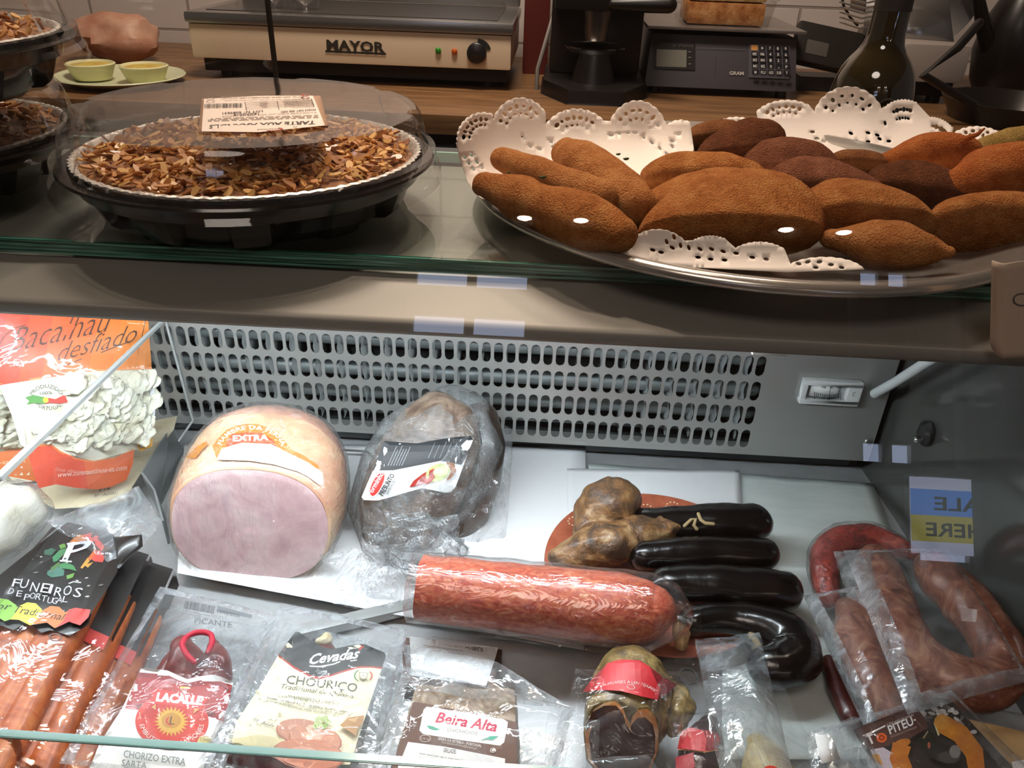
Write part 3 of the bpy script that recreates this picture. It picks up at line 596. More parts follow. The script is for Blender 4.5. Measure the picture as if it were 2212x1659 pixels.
# wire strainer hanging over the bottle
p = Y(1860, 10, 1.55); sn = thing('wire_whisk', 'chrome wire strainer hanging over the bottle neck', 'strainer', p + V((0, 0, -.02))); s = MB()
for k in range(9): s.tube([p + V((-.045 + .002 * k, 0, .035 - .008 * k)), p + V((0, -.02, .028 - .008 * k)), p + V((.045, 0, .035 - .008 * k))], .0016, 6)
build(s, 'wires', mat('wire_chrome', 'f0e8de', .2, .9), sn); build(MB().tube([Y(1815, -30, 1.55), Y(1822, 12, 1.55), Y(1838, 40, 1.55), Y(1852, 54, 1.55)], .0022, 8), 'rim', mat('dark_wire', '2b2521', .5), sn)
# ladle, pan and long clear sheet at the right edge
pn = thing('frying_pan', 'dark frying pan on the worktop behind the orange pastries', 'pan', Z(2120, 245, CT)); pc = Z(2125, 238, CT)
build(MB().lathe([(.0005, .004), (.10, .004), (.125, .04), (.129, .04), (.104, 0), (.0005, 0)], 40, (pc.x, 1.62, CT)), 'pan_body', mat('pan_iron', '2e2925', .3, .5), pn)
h0, h1 = Y(2008, 252, 1.40), Y(2160, 105, 1.50); 
build(MB().tube([(pc.x - .1, 1.56, CT + .035), h0.lerp(h1, .25) + V((0, .12, .02)), h0.lerp(h1, .7) + V((0, .1, .02)), h1 + V((0, .1, .03))], .008, 10), 'handle', m_bk, pn)
dk = Y(2190, 90, 1.72); kt = thing('kettle', 'black kettle at the far right of the worktop', 'kettle', (dk.x + .105, 1.92, CT)); kc = (dk.x + .105, 1.92, CT)
build(MB().lathe([(.0005, 0), (.05, 0), (.066, .03), (.078, .09), (.07, .15), (.045, .21), (.03, .24), (.0005, .242)], 32, kc), 'kettle_body', mat('kettle_black', '1e1a17', .3, .3), kt)
build(MB().blob(V(kc) + V((0, 0, .25)), (.014, .014, .012)), 'lid_knob', m_bk, kt); build(MB().tube([V(kc) + V((-.06, -.02, .10)), V(kc) + V((-.10, -.03, .16)), V(kc) + V((-.125, -.04, .20))], [.02, .014, .011], 12), 'spout', mat('kettle_black', '1e1a17', .3, .3), kt)
# solid plate, pastries and ham added in place of reflections in the rear glass
pp = Z(345, 150, CT); pp = V((pp.x, 1.62, CT)); pl = build(MB().lathe([(.0005, .004), (.08, .006), (.12, .018), (.122, .016), (.08, 0), (.0005, 0)], 40, pp), 'stand_in_plate', mat('pale_green_plate', 'd5dab4', .3), label='pale plate with two egg tarts, standing in for a reflection in the rear glass', category='plate')
for k, dx in enumerate((-.052, .055)):
    c = pp + V((dx, -.01, .0085)); t = thing('stand_in_tart', ('left' if k == 0 else 'right') + ' yellow egg tart on the pale plate, standing in for a reflection', 'tart', c, 'egg tarts on the plate')
    build(MB().lathe([(.0005, 0), (.034, 0), (.046, .028), (.043, .030), (.034, .02), (.0005, .02)], 28, c), 'crust', mat('tart_crust', 'dcd9a8', .6), t)
    build(MB().lathe([(.041, .0205), (.038, .026), (.0005, .029)], 24, c), 'custard', nmat('custard', [(.4, 'd8c552'), (.7, 'c48a3a')], 40, .4, .1), t)
hm = thing('cured_ham', 'pinkish cured ham piece beside the pale plate, standing in for a reflection', 'ham', V((-.97, 1.86, CT))); build(MB().blob((-.97, 1.86, CT + .053), (.10, .07, .05), amp=.3, sc=1.5), 'meat', nmat('cured_meat', [(.4, 'c79a80'), (.6, 'b47c64')], 20, .5, .2), hm)
# ================================================================== on the upper shelf: tarts
SH = .2701
m_blackpl = mat('glossy_black_tray', '14110f', .18, coat=.3)
m_foil = nmat('aluminium_foil', [(.4, 'cfc8be'), (.6, 'efe9e0')], 150, .35, .8, bsc=220, metal=.35, bd=.001)
m_fill = nmat('almond_filling', [(.32, '6e4020'), (.5, '9c6434'), (.62, 'b98350'), (.75, 'd0a06a')], 130, .4, .9, coat=.25, bd=.003)
m_flk = [mat('almond_slice_%s' % n, c, .45, coat=.2, sss=.05) for n, c in (('light', 'dcaa66'), ('mid', 'c08244'), ('dark', '8a5228'))]
m_lid = film('tart_lid_plastic', haze=.012, rough=.04, bump=.12, bsc=12, f0=.05, hazecol=(.8, .76, .74), fp=4.5)
m_lidtop = film('tart_lid_top_hazed', haze=.36, rough=.12, bump=.10, bsc=10, f0=.10, hazecol=(.66, .62, .62), fp=2.5, trl=.25)  # grey haze set in the lid top stands in for the ceiling reflection
def tart(cx, cy, z0, label, group, sticker=None, nfl=700, seed=1):
    t = thing('almond_tart', label, 'tart', (cx, cy, z0), group); r = random.Random(seed); zr_ = z0 + .036
    def rib(a, R, k): return R * (1 - (.075 if sin(a * 11) > -.2 else 0)) if k in (1, 2, 3) else R
    build(MB().lathe([(.0005, .0005), (.098, .0005), (.103, .004), (.110, .020), (.114, .0215), (.117, .034), (.124, .0345), (.125, .033), (.1245, .0325)], 176, (cx, cy, z0), rf=rib), 'tray', m_blackpl, t, smooth=35)
    def crimp(a, R, k): return R + (.0008 * sin(a * 90) if k in (1, 2, 3) else 0)
    build(MB().lathe([(.1085, .026), (.1115, .037), (.1135, .0385), (.1155, .0378), (.1150, .0362)], 300, (cx, cy, z0), rf=crimp), 'foil_pan', m_foil, t, disp=(.0005, 200))
    fl = MB().lathe([(.1095, .0335), (.105, .0348), (.09, .0362), (.07, .037), (.05, .0372), (.03, .0374), (.0005, .0375)], 90, (cx, cy, z0))
    build(fl, 'filling', m_fill, t, disp=(.0022, 160, seed))
    fk = MB()
    for i in range(nfl):
        R_, a = .106 * sqrt(r.random()), r.uniform(0, 2 * pi)
        p = V((cx + R_ * cos(a), cy + R_ * sin(a), z0 + .0385 + r.uniform(-.0015, .002)))
        M_ = Matrix.Rotation(r.uniform(0, 6.3), 3, 'Z') @ Matrix.Rotation(r.uniform(-.7, .7), 3, 'X') @ Matrix.Rotation(r.uniform(-.6, .6), 3, 'Y')
        l, w = r.uniform(.0034, .0062), r.uniform(.0013, .0026)
        top_ = [p + M_ @ V((l * cos(q) * (1 - .25 * cos(q)), w * sin(q), .0012 * sin(q * 1 + 1) )) for q in [2 * pi * k / 8 for k in range(8)]]
        fk.add(top_ + [q - M_ @ V((0, 0, .0011)) for q in top_], [tuple(range(8)), tuple(range(15, 7, -1))] + [(k, (k + 1) % 8, 8 + (k + 1) % 8, 8 + k) for k in range(8)], r.choice((0, 0, 1, 1, 1, 2)))
    build(fk, 'almond_slices', m_flk, t, smooth=50, recalc=False, kind='stuff')
    def notch(a, R, k): return R * (1 - (.045 if (a * 8 / (2 * pi)) % 1 < .16 else 0)) if k in (0, 1, 2) else R
    ld = MB().lathe([(.1135, .0655), (.1165, .062), (.1180, .057), (.1215, .041), (.1265, .0395), (.1275, .030), (.1300, .0262), (.1306, .0195), (.1316, .0192)], 192, (cx, cy, z0), rf=notch)
    lo = build(ld, 'lid', m_lid, t, smooth=25, recalc=False)
    tp = MB().lathe([(.0005, .0660), (.04, .0662), (.08, .0660), (.1134, .0655)], 192, (cx, cy, z0), rf=lambda a, R, k: notch(a, R, 0) if k == 3 else R)
    build(tp, 'lid_top', m_lidtop, lo, smooth=40, recalc=False, disp=(.0004, 25, seed))
    return t, lo, tp
tt, lo, tp = tart(-.205, .545, SH, 'clear lidded almond tart with a white sticker on its lid', 'almond tarts', True, 1200)
LZ = SH + .0665
st4 = [Z(x, y, LZ) for x, y in ((436, 213), (692, 207), (709, 272), (428, 288))]
sb = patch(st4, 14, 10, bulge=.0012); st_o = build(sb, 'sticker', mat('sticker_kraft_border', 'b08a70', .6), lo, solid=.0003)
A = Art(sb, .0004); A.poly([(441, 215), (560, 208.5), (676, 208), (702, 272.5), (560, 287), (436, 285.5)], 'f2e0d2', 14)
D = '33261f'
A.text('TARTE AUX AMANDES', (682, 262.5), (453, 272), (-1.5, 7.5), D, bold=.035)
A.text('Florentine et Brésilienne', (644, 273), (505, 276), (-.5, 3.4), '8f7b6c', shear=.3); A.ring(582, 280.5, 30, 4.2, .22, 'b14a3e', -1.8, 1.8); A.text('gourmet', (606, 279), (555, 281), (0, 3), '7c6a60', shear=.3)
A.lines((688, 256), (450, 264), (-.6, -2.5), 3, '8a7668', .9, 4)
for y, s_ in ((249, 'A CONSOMMER AVANT, LOT, DATE, VOIR SUR LE DESSUS'), ): A.text(s_, (684, 244), (480, 253), (0, 2.2), '5a493f')
A.text('POIDS NET 400 GRS', (682, 237.5), (607, 243), (0, 3), '4a3a32', bold=.02); A.text('14/07/2018', (560, 246), (505, 249), (0, 3.4), '4a3a32', bold=.02); A.text('LOT N° 4089631', (568, 241), (481, 246), (0, 3.4), '4a3a32', bold=.02)
A.barcode((524, 226), (442, 227.5), (0, 8.5), '2c221d', 40)
for a, b in (((529, 223), (533, 240)), ((599, 221.5), (603, 239)), ((673, 216.5), (679, 233))): A.line([a, b], 1.1, '4a3a32')
for k in range(5): A.line([(530, 224.5 + 3.4 * k), (674 + k, 217.5 + 3.3 * k)], .6, '8a7668')
A.lines((674, 219), (612, 222), (1, 3.2), 5, '6d5a4e', 1.0, 8); A.lines((578, 224), (562, 225), (0, 3), 4, '6d5a4e', 1.2, 9)
A.lines((668, 211), (478, 215), (0, 3.4), 2, 'a08c7c', .8, 5); A.ring(660, 211.5, 10, 3.2, .35, 'a5453a', 0, 5.2); A.poly([(650, 212), (656, 209.5), (656, 214)], 'a5453a'); A.ring(456, 220, 9, 3, .25, '8a7668')
A.build('printing', st_o)
# two more tarts stacked at the left edge
e1_ = Z(92, 300, SH + .036); tart(e1_.x - .1155, e1_.y + .004, SH, 'lower almond tart of the stack at the left edge of the shelf', 'stacked almond tarts', None, 420, 3)
e2_ = Z(54, 90, SH + .036 + .0675); tart(e2_.x - .1155, e2_.y + .012, SH + .0672, 'upper almond tart stacked on the other at the left edge', 'stacked almond tarts', None, 380, 5)
# ================================================================== pastry platter
PC = V((.147, .600, SH)); m_plat = mat('platter_steel', 'c4beb6', .22, .8)
ps = MB().lathe([(.0005, .0005), (.150, .0005), (.168, .004), (.186, .013), (.1965, .0165), (.1990, .0168), (.2020, .0150), (.2030, .0120), (.2020, .0100), (.1985, .0088), (.187, .0075), (.170, .0025), (.150, -.0003 + .0003), (.0005, .0002)], 120, PC)
build(ps, 'steel_platter', m_plat, smooth=50, label='round polished steel platter piled with fried pastries', category='platter')
# lace doilies, cut like the paper ones: scalloped rim with rows of holes
m_doily = mat('doily_paper', 'efe3d8', .8, bump=.15, bsc=150)
def host(cols, y_top, y_bot, ytop, ybot):
    """curved sheet standing in the platter: cols = px columns, distances (world y) of its top and bottom line"""
    def f(u, v):
        k = u * (len(cols) - 1); i = min(int(k), len(cols) - 2); t = k - i; L = lambda a: a[i] * (1 - t) + a[i + 1] * t
        return Y(L(cols), L(y_top) * (1 - v) + L(y_bot) * v, L(ytop) * (1 - v ** 3) + L(ybot) * v ** 3)
    return MB().grid(f, 40, 14)
def doily(outline, holes, hst, label, dens=11):
    """outline and holes in lens coordinates, laid on the curved host sheet"""
    P_ = [V(p) for p in outline]; q = []
    for a, b in zip(P_, P_[1:] + P_[:1]):
        n = max(1, int((b - a).length / 6)); q += [a.lerp(b, i / n) for i in range(n)]
    vs = list(q); es = [(i, (i + 1) % len(q)) for i in range(len(q))]
    for (x, y, rx, ry, rot) in holes:
        o = len(vs); n = 9
        for i in range(n):
            a = 2 * pi * i / n; dx, dy = rx * cos(a), ry * sin(a); vs.append(V((x + dx * cos(rot) - dy * sin(rot), y + dx * sin(rot) + dy * cos(rot))))
        es += [(o + i, o + (i + 1) % n) for i in range(n)]
    x0, x1, y0, y1 = min(p.x for p in q), max(p.x for p in q), min(p.y for p in q), max(p.y for p in q)
    y = y0 + dens / 2
    def inh(p, g=0): return any(((p.x - h[0]) * cos(h[4]) + (p.y - h[1]) * sin(h[4])) ** 2 / (h[2] + g) ** 2 + (-(p.x - h[0]) * sin(h[4]) + (p.y - h[1]) * cos(h[4])) ** 2 / (h[3] + g) ** 2 < 1 for h in holes)
    while y < y1:
        x = x0 + dens / 2
        while x < x1:
            if not inh(V((x, y)), 2): vs.append(V((x, y)))
            x += dens
        y += dens
    r = delaunay_2d_cdt(vs, es, [], 1, 1e-3); A = Art(hst, 0, 0)
    fs = [tuple(f) for f in r[2] if not inh(sum((r[0][i] for i in f), V((0, 0))) / len(f))]
    mb = MB().add([A.P(p.x, p.y) for p in r[0]], fs)
    return build(mb, 'paper_doily', m_doily, smooth=60, solid=.00025, recalc=False, label=label, category='doily', group='lace doilies on the platter')
def lobe(cx, cy, rx, ry, a0, a1, n=9, amp=2.2):
    """scalloped arc, degrees clockwise on screen from the right"""
    q = []
    for i in range(n * 4 + 1):
        a = radians(a0 + (a1 - a0) * i / (n * 4)); k = abs(sin(pi * i / 4)) * amp; q.append((cx + (rx + k) * cos(a), cy + (ry + k) * sin(a)))
    return q
def archoles(cx, cy, rx, ry, a0, a1, n, big, seed):
    r = random.Random(seed); q = []
    for k, (f, s) in enumerate(((.76, 1), (.54, .75))):
        for i in range(n - k):
            a = radians(a0 + (a1 - a0) * (i + .5) / (n - k)); q.append((cx + rx * f * cos(a), cy + ry * f * sin(a), big * s * r.uniform(.6, 1.05), big * s * r.uniform(.5, .75), a + pi / 2 + pi / 2 * (i % 2)))
    return q
# left doily, standing up behind the croquettes
hl = host([960, 1010, 1080, 1180, 1290, 1400, 1500], [180] * 7, [470] * 7, [.50, .56, .61, .655, .675, .69, .68], [.462, .466, .475, .485, .49, .49, .49])
lobes = [(1044, 300, 56, 56, 172, 292), (1125, 282, 62, 70, 188, 330), (1245, 310, 78, 74, 212, 318), (1377, 300, 66, 82, 208, 345)]
ol = [(1012, 398), (1003, 372), (992, 340), (985, 308)] + [p for l in lobes for p in lobe(*l)] + lobe(1470, 300, 42, 40, 225, 300, 4) + [(1500, 330), (1490, 440), (1200, 440), (1040, 430)]
hs = [h for i, l in enumerate(lobes) for h in archoles(l[0], l[1], l[2], l[3], l[4] + 6, l[5] - 6, 7, 6.4, i)]
hs += [(x, y, 5.5, 3.2, r_) for x, y, r_ in ((1003, 340, .9), (1012, 352, .9), (1022, 365, .8), (1018, 335, .9), (1030, 350, .9), (1040, 362, .6), (1130, 298, .7), (1145, 316, .6), (1165, 322, .2), (1190, 306, .7), (1196, 318, 0), (1320, 292, 0), (1337, 288, .2), (1356, 287, 0), (1372, 287, 0), (1390, 296, 1.0), (1408, 308, .7), (1425, 320, .9), (1440, 332, .8), (1452, 305, 0), (1452, 316, 1), (1466, 290, 0))]
doily(ol, hs, hl, 'white lace doily lit bright, standing up behind the croquettes')
# right doily, in shade behind the half-moon pastries
hr = host([1540, 1640, 1760, 1900, 2040, 2140, 2260], [150] * 7, [420] * 7, [.78, .79, .80, .80, .80, .79, .77], [.545, .55, .555, .555, .555, .55, .545])
lobes = [(1590, 290, 56, 36, 205, 335), (1700, 272, 78, 55, 212, 310), (1833, 262, 76, 74, 196, 338), (1952, 300, 70, 84, 238, 295), (2010, 330, 66, 76, 270, 318), (2110, 310, 62, 36, 205, 335)]
ol = [p for l in lobes for p in lobe(*l)] + [(2180, 400), (1560, 400)]
hs = [h for i, l in enumerate(lobes) for h in archoles(l[0], l[1], l[2], l[3], l[4] + 5, l[5] - 5, 6, 6.2, i + 11)]
hs += [(x, y, 5.5, 3.4, r_) for x, y, r_ in ((1755, 285, 0), (1765, 300, 0), (1780, 305, .2), (1800, 304, 0), (1825, 306, 0), (1850, 305, 0), (1875, 306, 0), (1900, 300, .5), (1920, 305, 0), (1838, 288, .5), (1875, 287, .3), (1895, 292, .4), (1912, 266, 1.4))]
doily(ol, hs, hr, 'greyish lace doily in shade, standing behind the half-moon pastries')
# front doily edge lying in the platter
hf = host([1280, 1420, 1560, 1700, 1850, 1960], [470] * 6, [610] * 6, [.456, .446, .442, .440, .443, .455], [.4185, .4145, .4125, .4120, .4130, .4200])
lobes = [(1420, 568, 78, 72, 205, 318), (1535, 562, 66, 52, 236, 300), (1640, 585, 82, 62, 232, 312), (1780, 590, 88, 34, 215, 345)]
ol = [(1330, 562)] + [p for l in lobes for p in lobe(*l, amp=1.5)] + [(1868, 582), (1700, 588), (1500, 578), (1400, 565)]
hs = [(x, y, 6.5, 3.6, r_) for x, y, r_ in ((1410, 540, .3), (1428, 545, .2), (1440, 522, 1.2), (1452, 535, .6), (1456, 512, 1.2), (1470, 530, 1.3), (1488, 535, 1.2), (1512, 538, .6), (1537, 538, .5), (1562, 543, .4), (1590, 547, .2), (1508, 556, .1), (1535, 560, .1), (1565, 562, .1), (1625, 556, .2), (1655, 560, .2), (1725, 570, .2), (1745, 566, -.3), (1770, 566, -.2), (1795, 572, .0), (1818, 578, .2), (1762, 578, .1))]
doily(ol, hs, hf, 'front edge of a lace doily lying in the platter under the pastries')
# ------------------------------------------------------------------ the pastries
def crumb(name, a, b, c): return nmat(name, [(.34, a), (.50, b), (.64, c)], 55, .9, 1.0, bsc=850, detail=12, nrough=.85, bd=.0038, spec=.12)
m_cro = crumb('croquette_crumb', '985626', 'bd7a44', 'd0945a'); m_ris = crumb('fried_crumb_brown', '6e4024', '8f5a34', 'a87048'); m_gold = crumb('fried_crumb_golden', '8a4a1e', 'b5703a', 'cb8f52')
m_dark = crumb('fried_crumb_dark', '4f2a18', '6e3f24', '875034'); m_red = crumb('fried_crumb_reddish', '6a3c28', '8d563c', 'a26a4c'); m_or = crumb('orange_crumb', '9c4c20', 'c06a34', 'd08448'); m_yel = crumb('yellow_crumb', '94703a', 'b4904e', 'c4a566')
m_herb = mat('herb_fleck', '3f4a1c', .8)
def ell_p(p0, p1, rpx, y0, y1, name, label, m, cat, group, prof=None, sq=.92, bend=0, herbs=(), amp=.0016, seed=0):
    a, b = Y(p0[0], p0[1], y0), Y(p1[0], p1[1], y1); n = 17; pts, rr = [], []
    for i in range(n):
        t = i / (n - 1); p = a.lerp(b, t); p.z += bend * 4 * t * (1 - t); pts.append(p)
        k = prof(t) if prof else sin(pi * (.10 + .80 * t)) ** .75
        rr.append(max(.0015, pxm(rpx, p) * k))
    o = build(MB().tube(pts, rr, 22, sq=sq), name, m, smooth=80, disp=(amp, 55, seed), label=label, category=cat, group=group)
    for i, (px, py, s) in enumerate(herbs):
        q = Art(MB().tube(pts, rr, 22, sq=sq), .0014).P(px, py); build(MB().blob(q, (s, s * .6, s * .45), amp=.5, sc=2, nu=8, nv=6), 'herb_fleck', m_herb, o)
    return o
G1 = 'croquettes on the platter'
ell_p((1225, 330), (1372, 442), 58, .590, .505, 'croquette', 'tall pale croquette leaning up against the bright lace doily', m_cro, 'croquette', G1, lambda t: min(1, (.62 + 1.3 * t), 1.0 + 0 * t) * (1 if t < .85 else 1 - (t - .85) * 1.2), herbs=((1355, 345, .002), (1338, 335, .0016)), seed=1)
ell_p((1085, 345), (1300, 425), 38, .555, .492, 'croquette', 'slim croquette lying behind the double-humped one at the left', m_cro, 'croquette', G1, lambda t: min(1, .70 + .8 * t), seed=2)
ell_p((1048, 398), (1335, 508), 62, .505, .437, 'croquette', 'big double-humped croquette at the left front of the platter', m_gold, 'croquette', G1, lambda t: (.44 + 1.5 * t if t < .30 else .89 - .12 * sin((t - .3) / .22 * pi) if t < .52 else .89 + .16 * sin((t - .52) / .48 * pi)) * (1 if t < .9 else 1 - (t - .9) * 2.2), herbs=((1175, 384, .0022), (1102, 374, .0012)), seed=3)
def moon(L, R_, ap, yb, ya, name, label, m, th=.017, group='half-moon pastries', belly=.30, skew=0, seed=0, amp=.0013, base=None):
    """half-moon turnover: bulging middle, thin sealed rim, straight fold at the bottom"""
    l, r, a = Y(L[0], L[1], yb), Y(R_[0], R_[1], yb if base is None else base), Y(ap[0], ap[1], ya)
    mid = l.lerp(r, .5); ux = (r - l) / 2; w = ux.length; ux = ux.normalized(); t0 = (a - mid).dot(ux); uy = (a - mid) - ux * t0; h = uy.length; uy.normalize(); un = ux.cross(uy).normalized()
    un = un if un.dot(C - mid) > 0 else -un
    def fn(u, v):
        side = 1 if v < .5 else -1; s = v * 2 if v < .5 else 2 - v * 2; ang = 2 * pi * u
        x = cos(ang) * abs(cos(ang)) ** -.08; y = sin(ang); y = y if y > 0 else y * belly / max(h / w, .2) * .9
        k = s; tk = (max(0, 1 - k ** 2.6)) ** .55 * th + (.0016 if k < .999 else 0)
        sk = t0 * max(0, y) * k
        q = mid + ux * (w * x * k + sk) + uy * (h * y * k) + un * (side * tk * (1 - .25 * max(0, y) * k))
        return q
    mb = MB(); nu, nv = 44, 25
    mb.grid(fn, nu, nv, cu=True)
    return build(mb, name, m, smooth=80, disp=(amp, 50, seed), label=label, category='pastry', group=group)
moon((1462, 310), (1610, 296), (1545, 262), .705, .715, 'half_moon_pastry', 'back-left half-moon pastry, half hidden behind the darkest one', m_ris, seed=11)
moon((1496, 345), (1697, 318), (1618, 259), .675, .69, 'half_moon_pastry', 'darkest brown half-moon pastry at the back, rough topped', m_dark, th=.022, seed=12, amp=.0022)
moon((1598, 362), (1812, 352), (1690, 295), .655, .665, 'half_moon_pastry', 'reddish half-moon pastry right of the darkest one at the back', m_red, seed=13)
moon((1780, 356), (1925, 372), (1852, 328), .665, .675, 'half_moon_pastry', 'small half-moon pastry barely showing behind the others, left of the orange one', m_ris, seed=14)
moon((1382, 390), (1660, 388), (1500, 333), .585, .60, 'half_moon_pastry', 'half-moon pastry with a pale folded top, right of the tall croquette', m_gold, th=.020, seed=15)
moon((1672, 398), (1920, 432), (1762, 345), .580, .60, 'half_moon_pastry', 'dark half-moon pastry in the middle with a thin crumb edge', m_red, seed=16)
moon((1870, 402), (2128, 448), (1985, 354), .590, .61, 'half_moon_pastry', 'broad dark half-moon pastry in front of the orange ones', m_dark, seed=17)
moon((1345, 472), (1640, 430), (1540, 374), .510, .535, 'half_moon_pastry', 'herb-flecked half-moon pastry tucked behind the biggest one', m_gold, seed=18)
moon((1372, 506), (1780, 510), (1610, 372), .462, .505, 'half_moon_pastry', 'biggest half-moon pastry at the front, arched over the doily', m_gold, th=.021, seed=19, belly=.16)
moon((1738, 468), (2020, 500), (1835, 397), .492, .52, 'half_moon_pastry', 'half-moon pastry behind the front right one, golden along the top', m_gold, th=.020, seed=20, belly=.25)
moon((1985, 490), (2290, 490), (2130, 436), .505, .53, 'half_moon_pastry', 'long half-moon pastry at the right edge of the platter', m_gold, th=.021, seed=21)
ell_p((1800, 515), (2045, 545), 62, .462, .435, 'croquette', 'front right croquette tapering to a point at its right end', m_cro, 'croquette', G1, lambda t: (.45 + 1.6 * t if t < .33 else 1.0) * (1 if t < .55 else 1 - ((t - .55) / .45) ** 2 * .70), seed=22, sq=.8)
G2 = 'orange breaded pastries'
o = ell_p((1915, 345), (2085, 322), 52, .66, .655, 'orange_croquette', 'orange breaded drumstick pastry with a thin tip, at the back', m_or, 'pastry', G2, lambda t: (.35 + 1.4 * t if t < .45 else 1 - (t - .45) ** 2 * 1.3), seed=23, amp=.002)
q = Y(2080, 305, .645); build(MB().tube([q, Y(2096, 296, .642), Y(2112, 290, .64), Y(2126, 278, .64)], [.0035, .0022, .0016, .0008], 8), 'crumb_tip', m_or, o)
ell_p((2065, 400), (2190, 370), 68, .59, .60, 'orange_croquette', 'big bright orange breaded pastry at the right of the platter', m_or, 'pastry', G2, lambda t: .60 + .8 * t if t < .5 else 1, seed=24, amp=.0022)
ell_p((2222, 440), (2290, 425), 36, .53, .54, 'orange_croquette', 'orange breaded pastry just entering at the right edge', m_or, 'pastry', G2, seed=25)
ell_p((2085, 335), (2270, 300), 44, .665, .68, 'croquette', 'yellow croquette with a dark fleck behind the bright orange pastry', m_yel, 'croquette', G1, lambda t: .55 + .9 * t if t < .5 else 1, herbs=((2141, 319, .0035),), seed=26)
# price card hanging in front of the platter at the right edge
pg = [Y(2155, 572, .392), Y(2330, 545, .398), Y(2330, 770, .392), Y(2150, 775, .386)]
def pcf(u, v):
    p = bil(pg, u, v); r = .10; du = max(0, r - u) / r; dv = max(0, v - .86) / .14
    p = p + V((0, .006 * du ** 2, 0)) + V((pxm(14, p) * dv ** 2 * du, 0, 0)); return p
ph = MB().grid(pcf, 24, 16); pcd = build(ph, 'price_card', mat('cream_card', 'bfa893', .6), solid=.0006, label='cream handwritten price card at the right end of the shelf', category='price card')
A = Art(ph, .0008); A.ring(2205, 646, 19, 14, .16, '55504e', radians(45), radians(300)); A.ring(2240, 648, 12, 10, .2, '55504e'); A.ring(2268, 648, 12, 10, .2, '55504e'); A.build('handwriting', pcd)
# ================================================================== lower deck: papers and big meats
m_paper = mat('white_paper', 'f2f4f5', .8); m_parch = nmat('greaseproof_paper', [(.3, 'c9d3cf'), (.6, 'd9e2de')], 14, .55, .15, detail=4, stretch=(1, 3, 1))
def sheet(c4, nm, m, label, cat, z0=.0012, curl=None, wr=.0006, group=None):
    pb = patch([Z(x, y, z) for x, y, z in c4], 26, 26, wr=wr, wsc=22, seed=len(label))
    if curl: pb.v = [p + V((0, 0, curl(p))) for p in pb.v]
    return build(pb, nm, m, smooth=60, solid=.0003, label=label, category=cat, group=group)
sheet([(398, 958, .003), (1265, 965, .0035), (1262, 1405, .003), (383, 1238, .012)], 'paper_sheet', m_paper, 'white paper sheet under the pink ham and the wrapped cured ham', 'paper')
sheet([(1225, 1012, .0055), (1598, 1017, .006), (1610, 1240, .005), (1230, 1240, .005)], 'paper_sheet', m_paper, 'small white card lying under the back of the terracotta plate', 'paper')
sheet([(1270, 1000, .0018), (1886, 1044, .002), (2010, 1380, .002), (1330, 1385, .0015)], 'paper_sheet', m_parch, 'greenish greaseproof paper under the black sausages at the right', 'paper', wr=.0009)
sheet([(1560, 1365, .0034), (1905, 1375, .0036), (1975, 1640, .003), (1560, 1640, .003)], 'paper_sheet', m_parch, 'greaseproof sheet in front of the black sausages', 'paper', wr=.001)
# steel tray wall at the left and rail in front of the papers
tw = MB(); W_ = [Y(366, 925, .60), Y(306, 1020, .515), Y(333, 1058, .50), Y(352, 1125, .475)]
q = [V((p.x, p.y, max(p.z, .004))) for p in W_]
tw.quad(q[0], q[1], V((q[1].x + .006, q[1].y, .001)), V((q[0].x + .01, q[0].y, .001))); tw.quad(q[1], q[2], V((q[2].x + .004, q[2].y, .001)), V((q[1].x + .006, q[1].y, .001))); tw.quad(q[2], q[3], V((q[3].x, q[3].y, .0005)), V((q[2].x + .004, q[2].y, .001)))
build(tw, 'tray_divider', mat('tray_steel', '8f9494', .35, .5), smooth=0, solid=.0016, label='grey folded steel tray divider left of the pink ham', category='tray divider')
ra, rb = Z(640, 1362, .008), Z(905, 1300, .008); u = (rb - ra).normalized()
rl = MB().box((ra + rb) / 2 + V((0, 0, -.003)), ((rb - ra).length, .010, .008), R=u.to_track_quat('X', 'Z').to_matrix())
build(rl, 'tray_rail', mat('rail_steel', 'b5b8b6', .35, .5), bevel=.0015, label='steel tray rail running between the ham paper and the front packs', category='rail')
# ------------------------------------------------------------------ pink cooked ham
hc = Y(541, 1143, .452); HW = .0625; hx = hc.x; FT = .40
ham = thing('cooked_ham', 'halved pink cooked ham in cling film, cut face forward', 'ham', (hx, .48, .004))
prof = [(.000, .965, .0410), (.0006, .99, .0420), (.004, 1.015, .0435), (.012, 1.04, .0465), (.024, 1.06, .0500), (.038, 1.06, .0530), (.052, 1.03, .0545), (.066, .98, .0540), (.078, .91, .0515), (.088, .81, .047), (.096, .68, .041), (.102, .50, .031), (.105, .27, .018), (.106, .02, .002)]
def hsec(a, k, off=0, f=1.0):
    """point of a cross-section; the cut face leans back by FT"""
    d, s, h = prof[k]; c_, s_ = cos(a), sin(a); e = .86; zc = .0045 + .0415 + min(d, .052) * .16
    x = (HW * s * f + off) * abs(c_) ** e * (1 if c_ > 0 else -1); z = max(.0042 - off * .4, zc + (h * f + off) * abs(s_) ** e * (1 if s_ > 0 else -1))
    return V((hx + x, .4335 + z * FT * (1 - d / .14) + d - (off if k == 0 else 0), z))
def hamshell(off):
    return MB().grid(lambda u, v: hsec(u * 2 * pi, int(round(v * (len(prof) - 1))), off), 64, len(prof), cu=True)
m_hskin = nmat('ham_skin', [(.32, 'c98f72'), (.5, 'dcb08c'), (.66, 'e9d2b2')], 22, .38, .25, bsc=260, detail=5, coat=.3, stretch=(1, 1.6, 1), sss=.1)
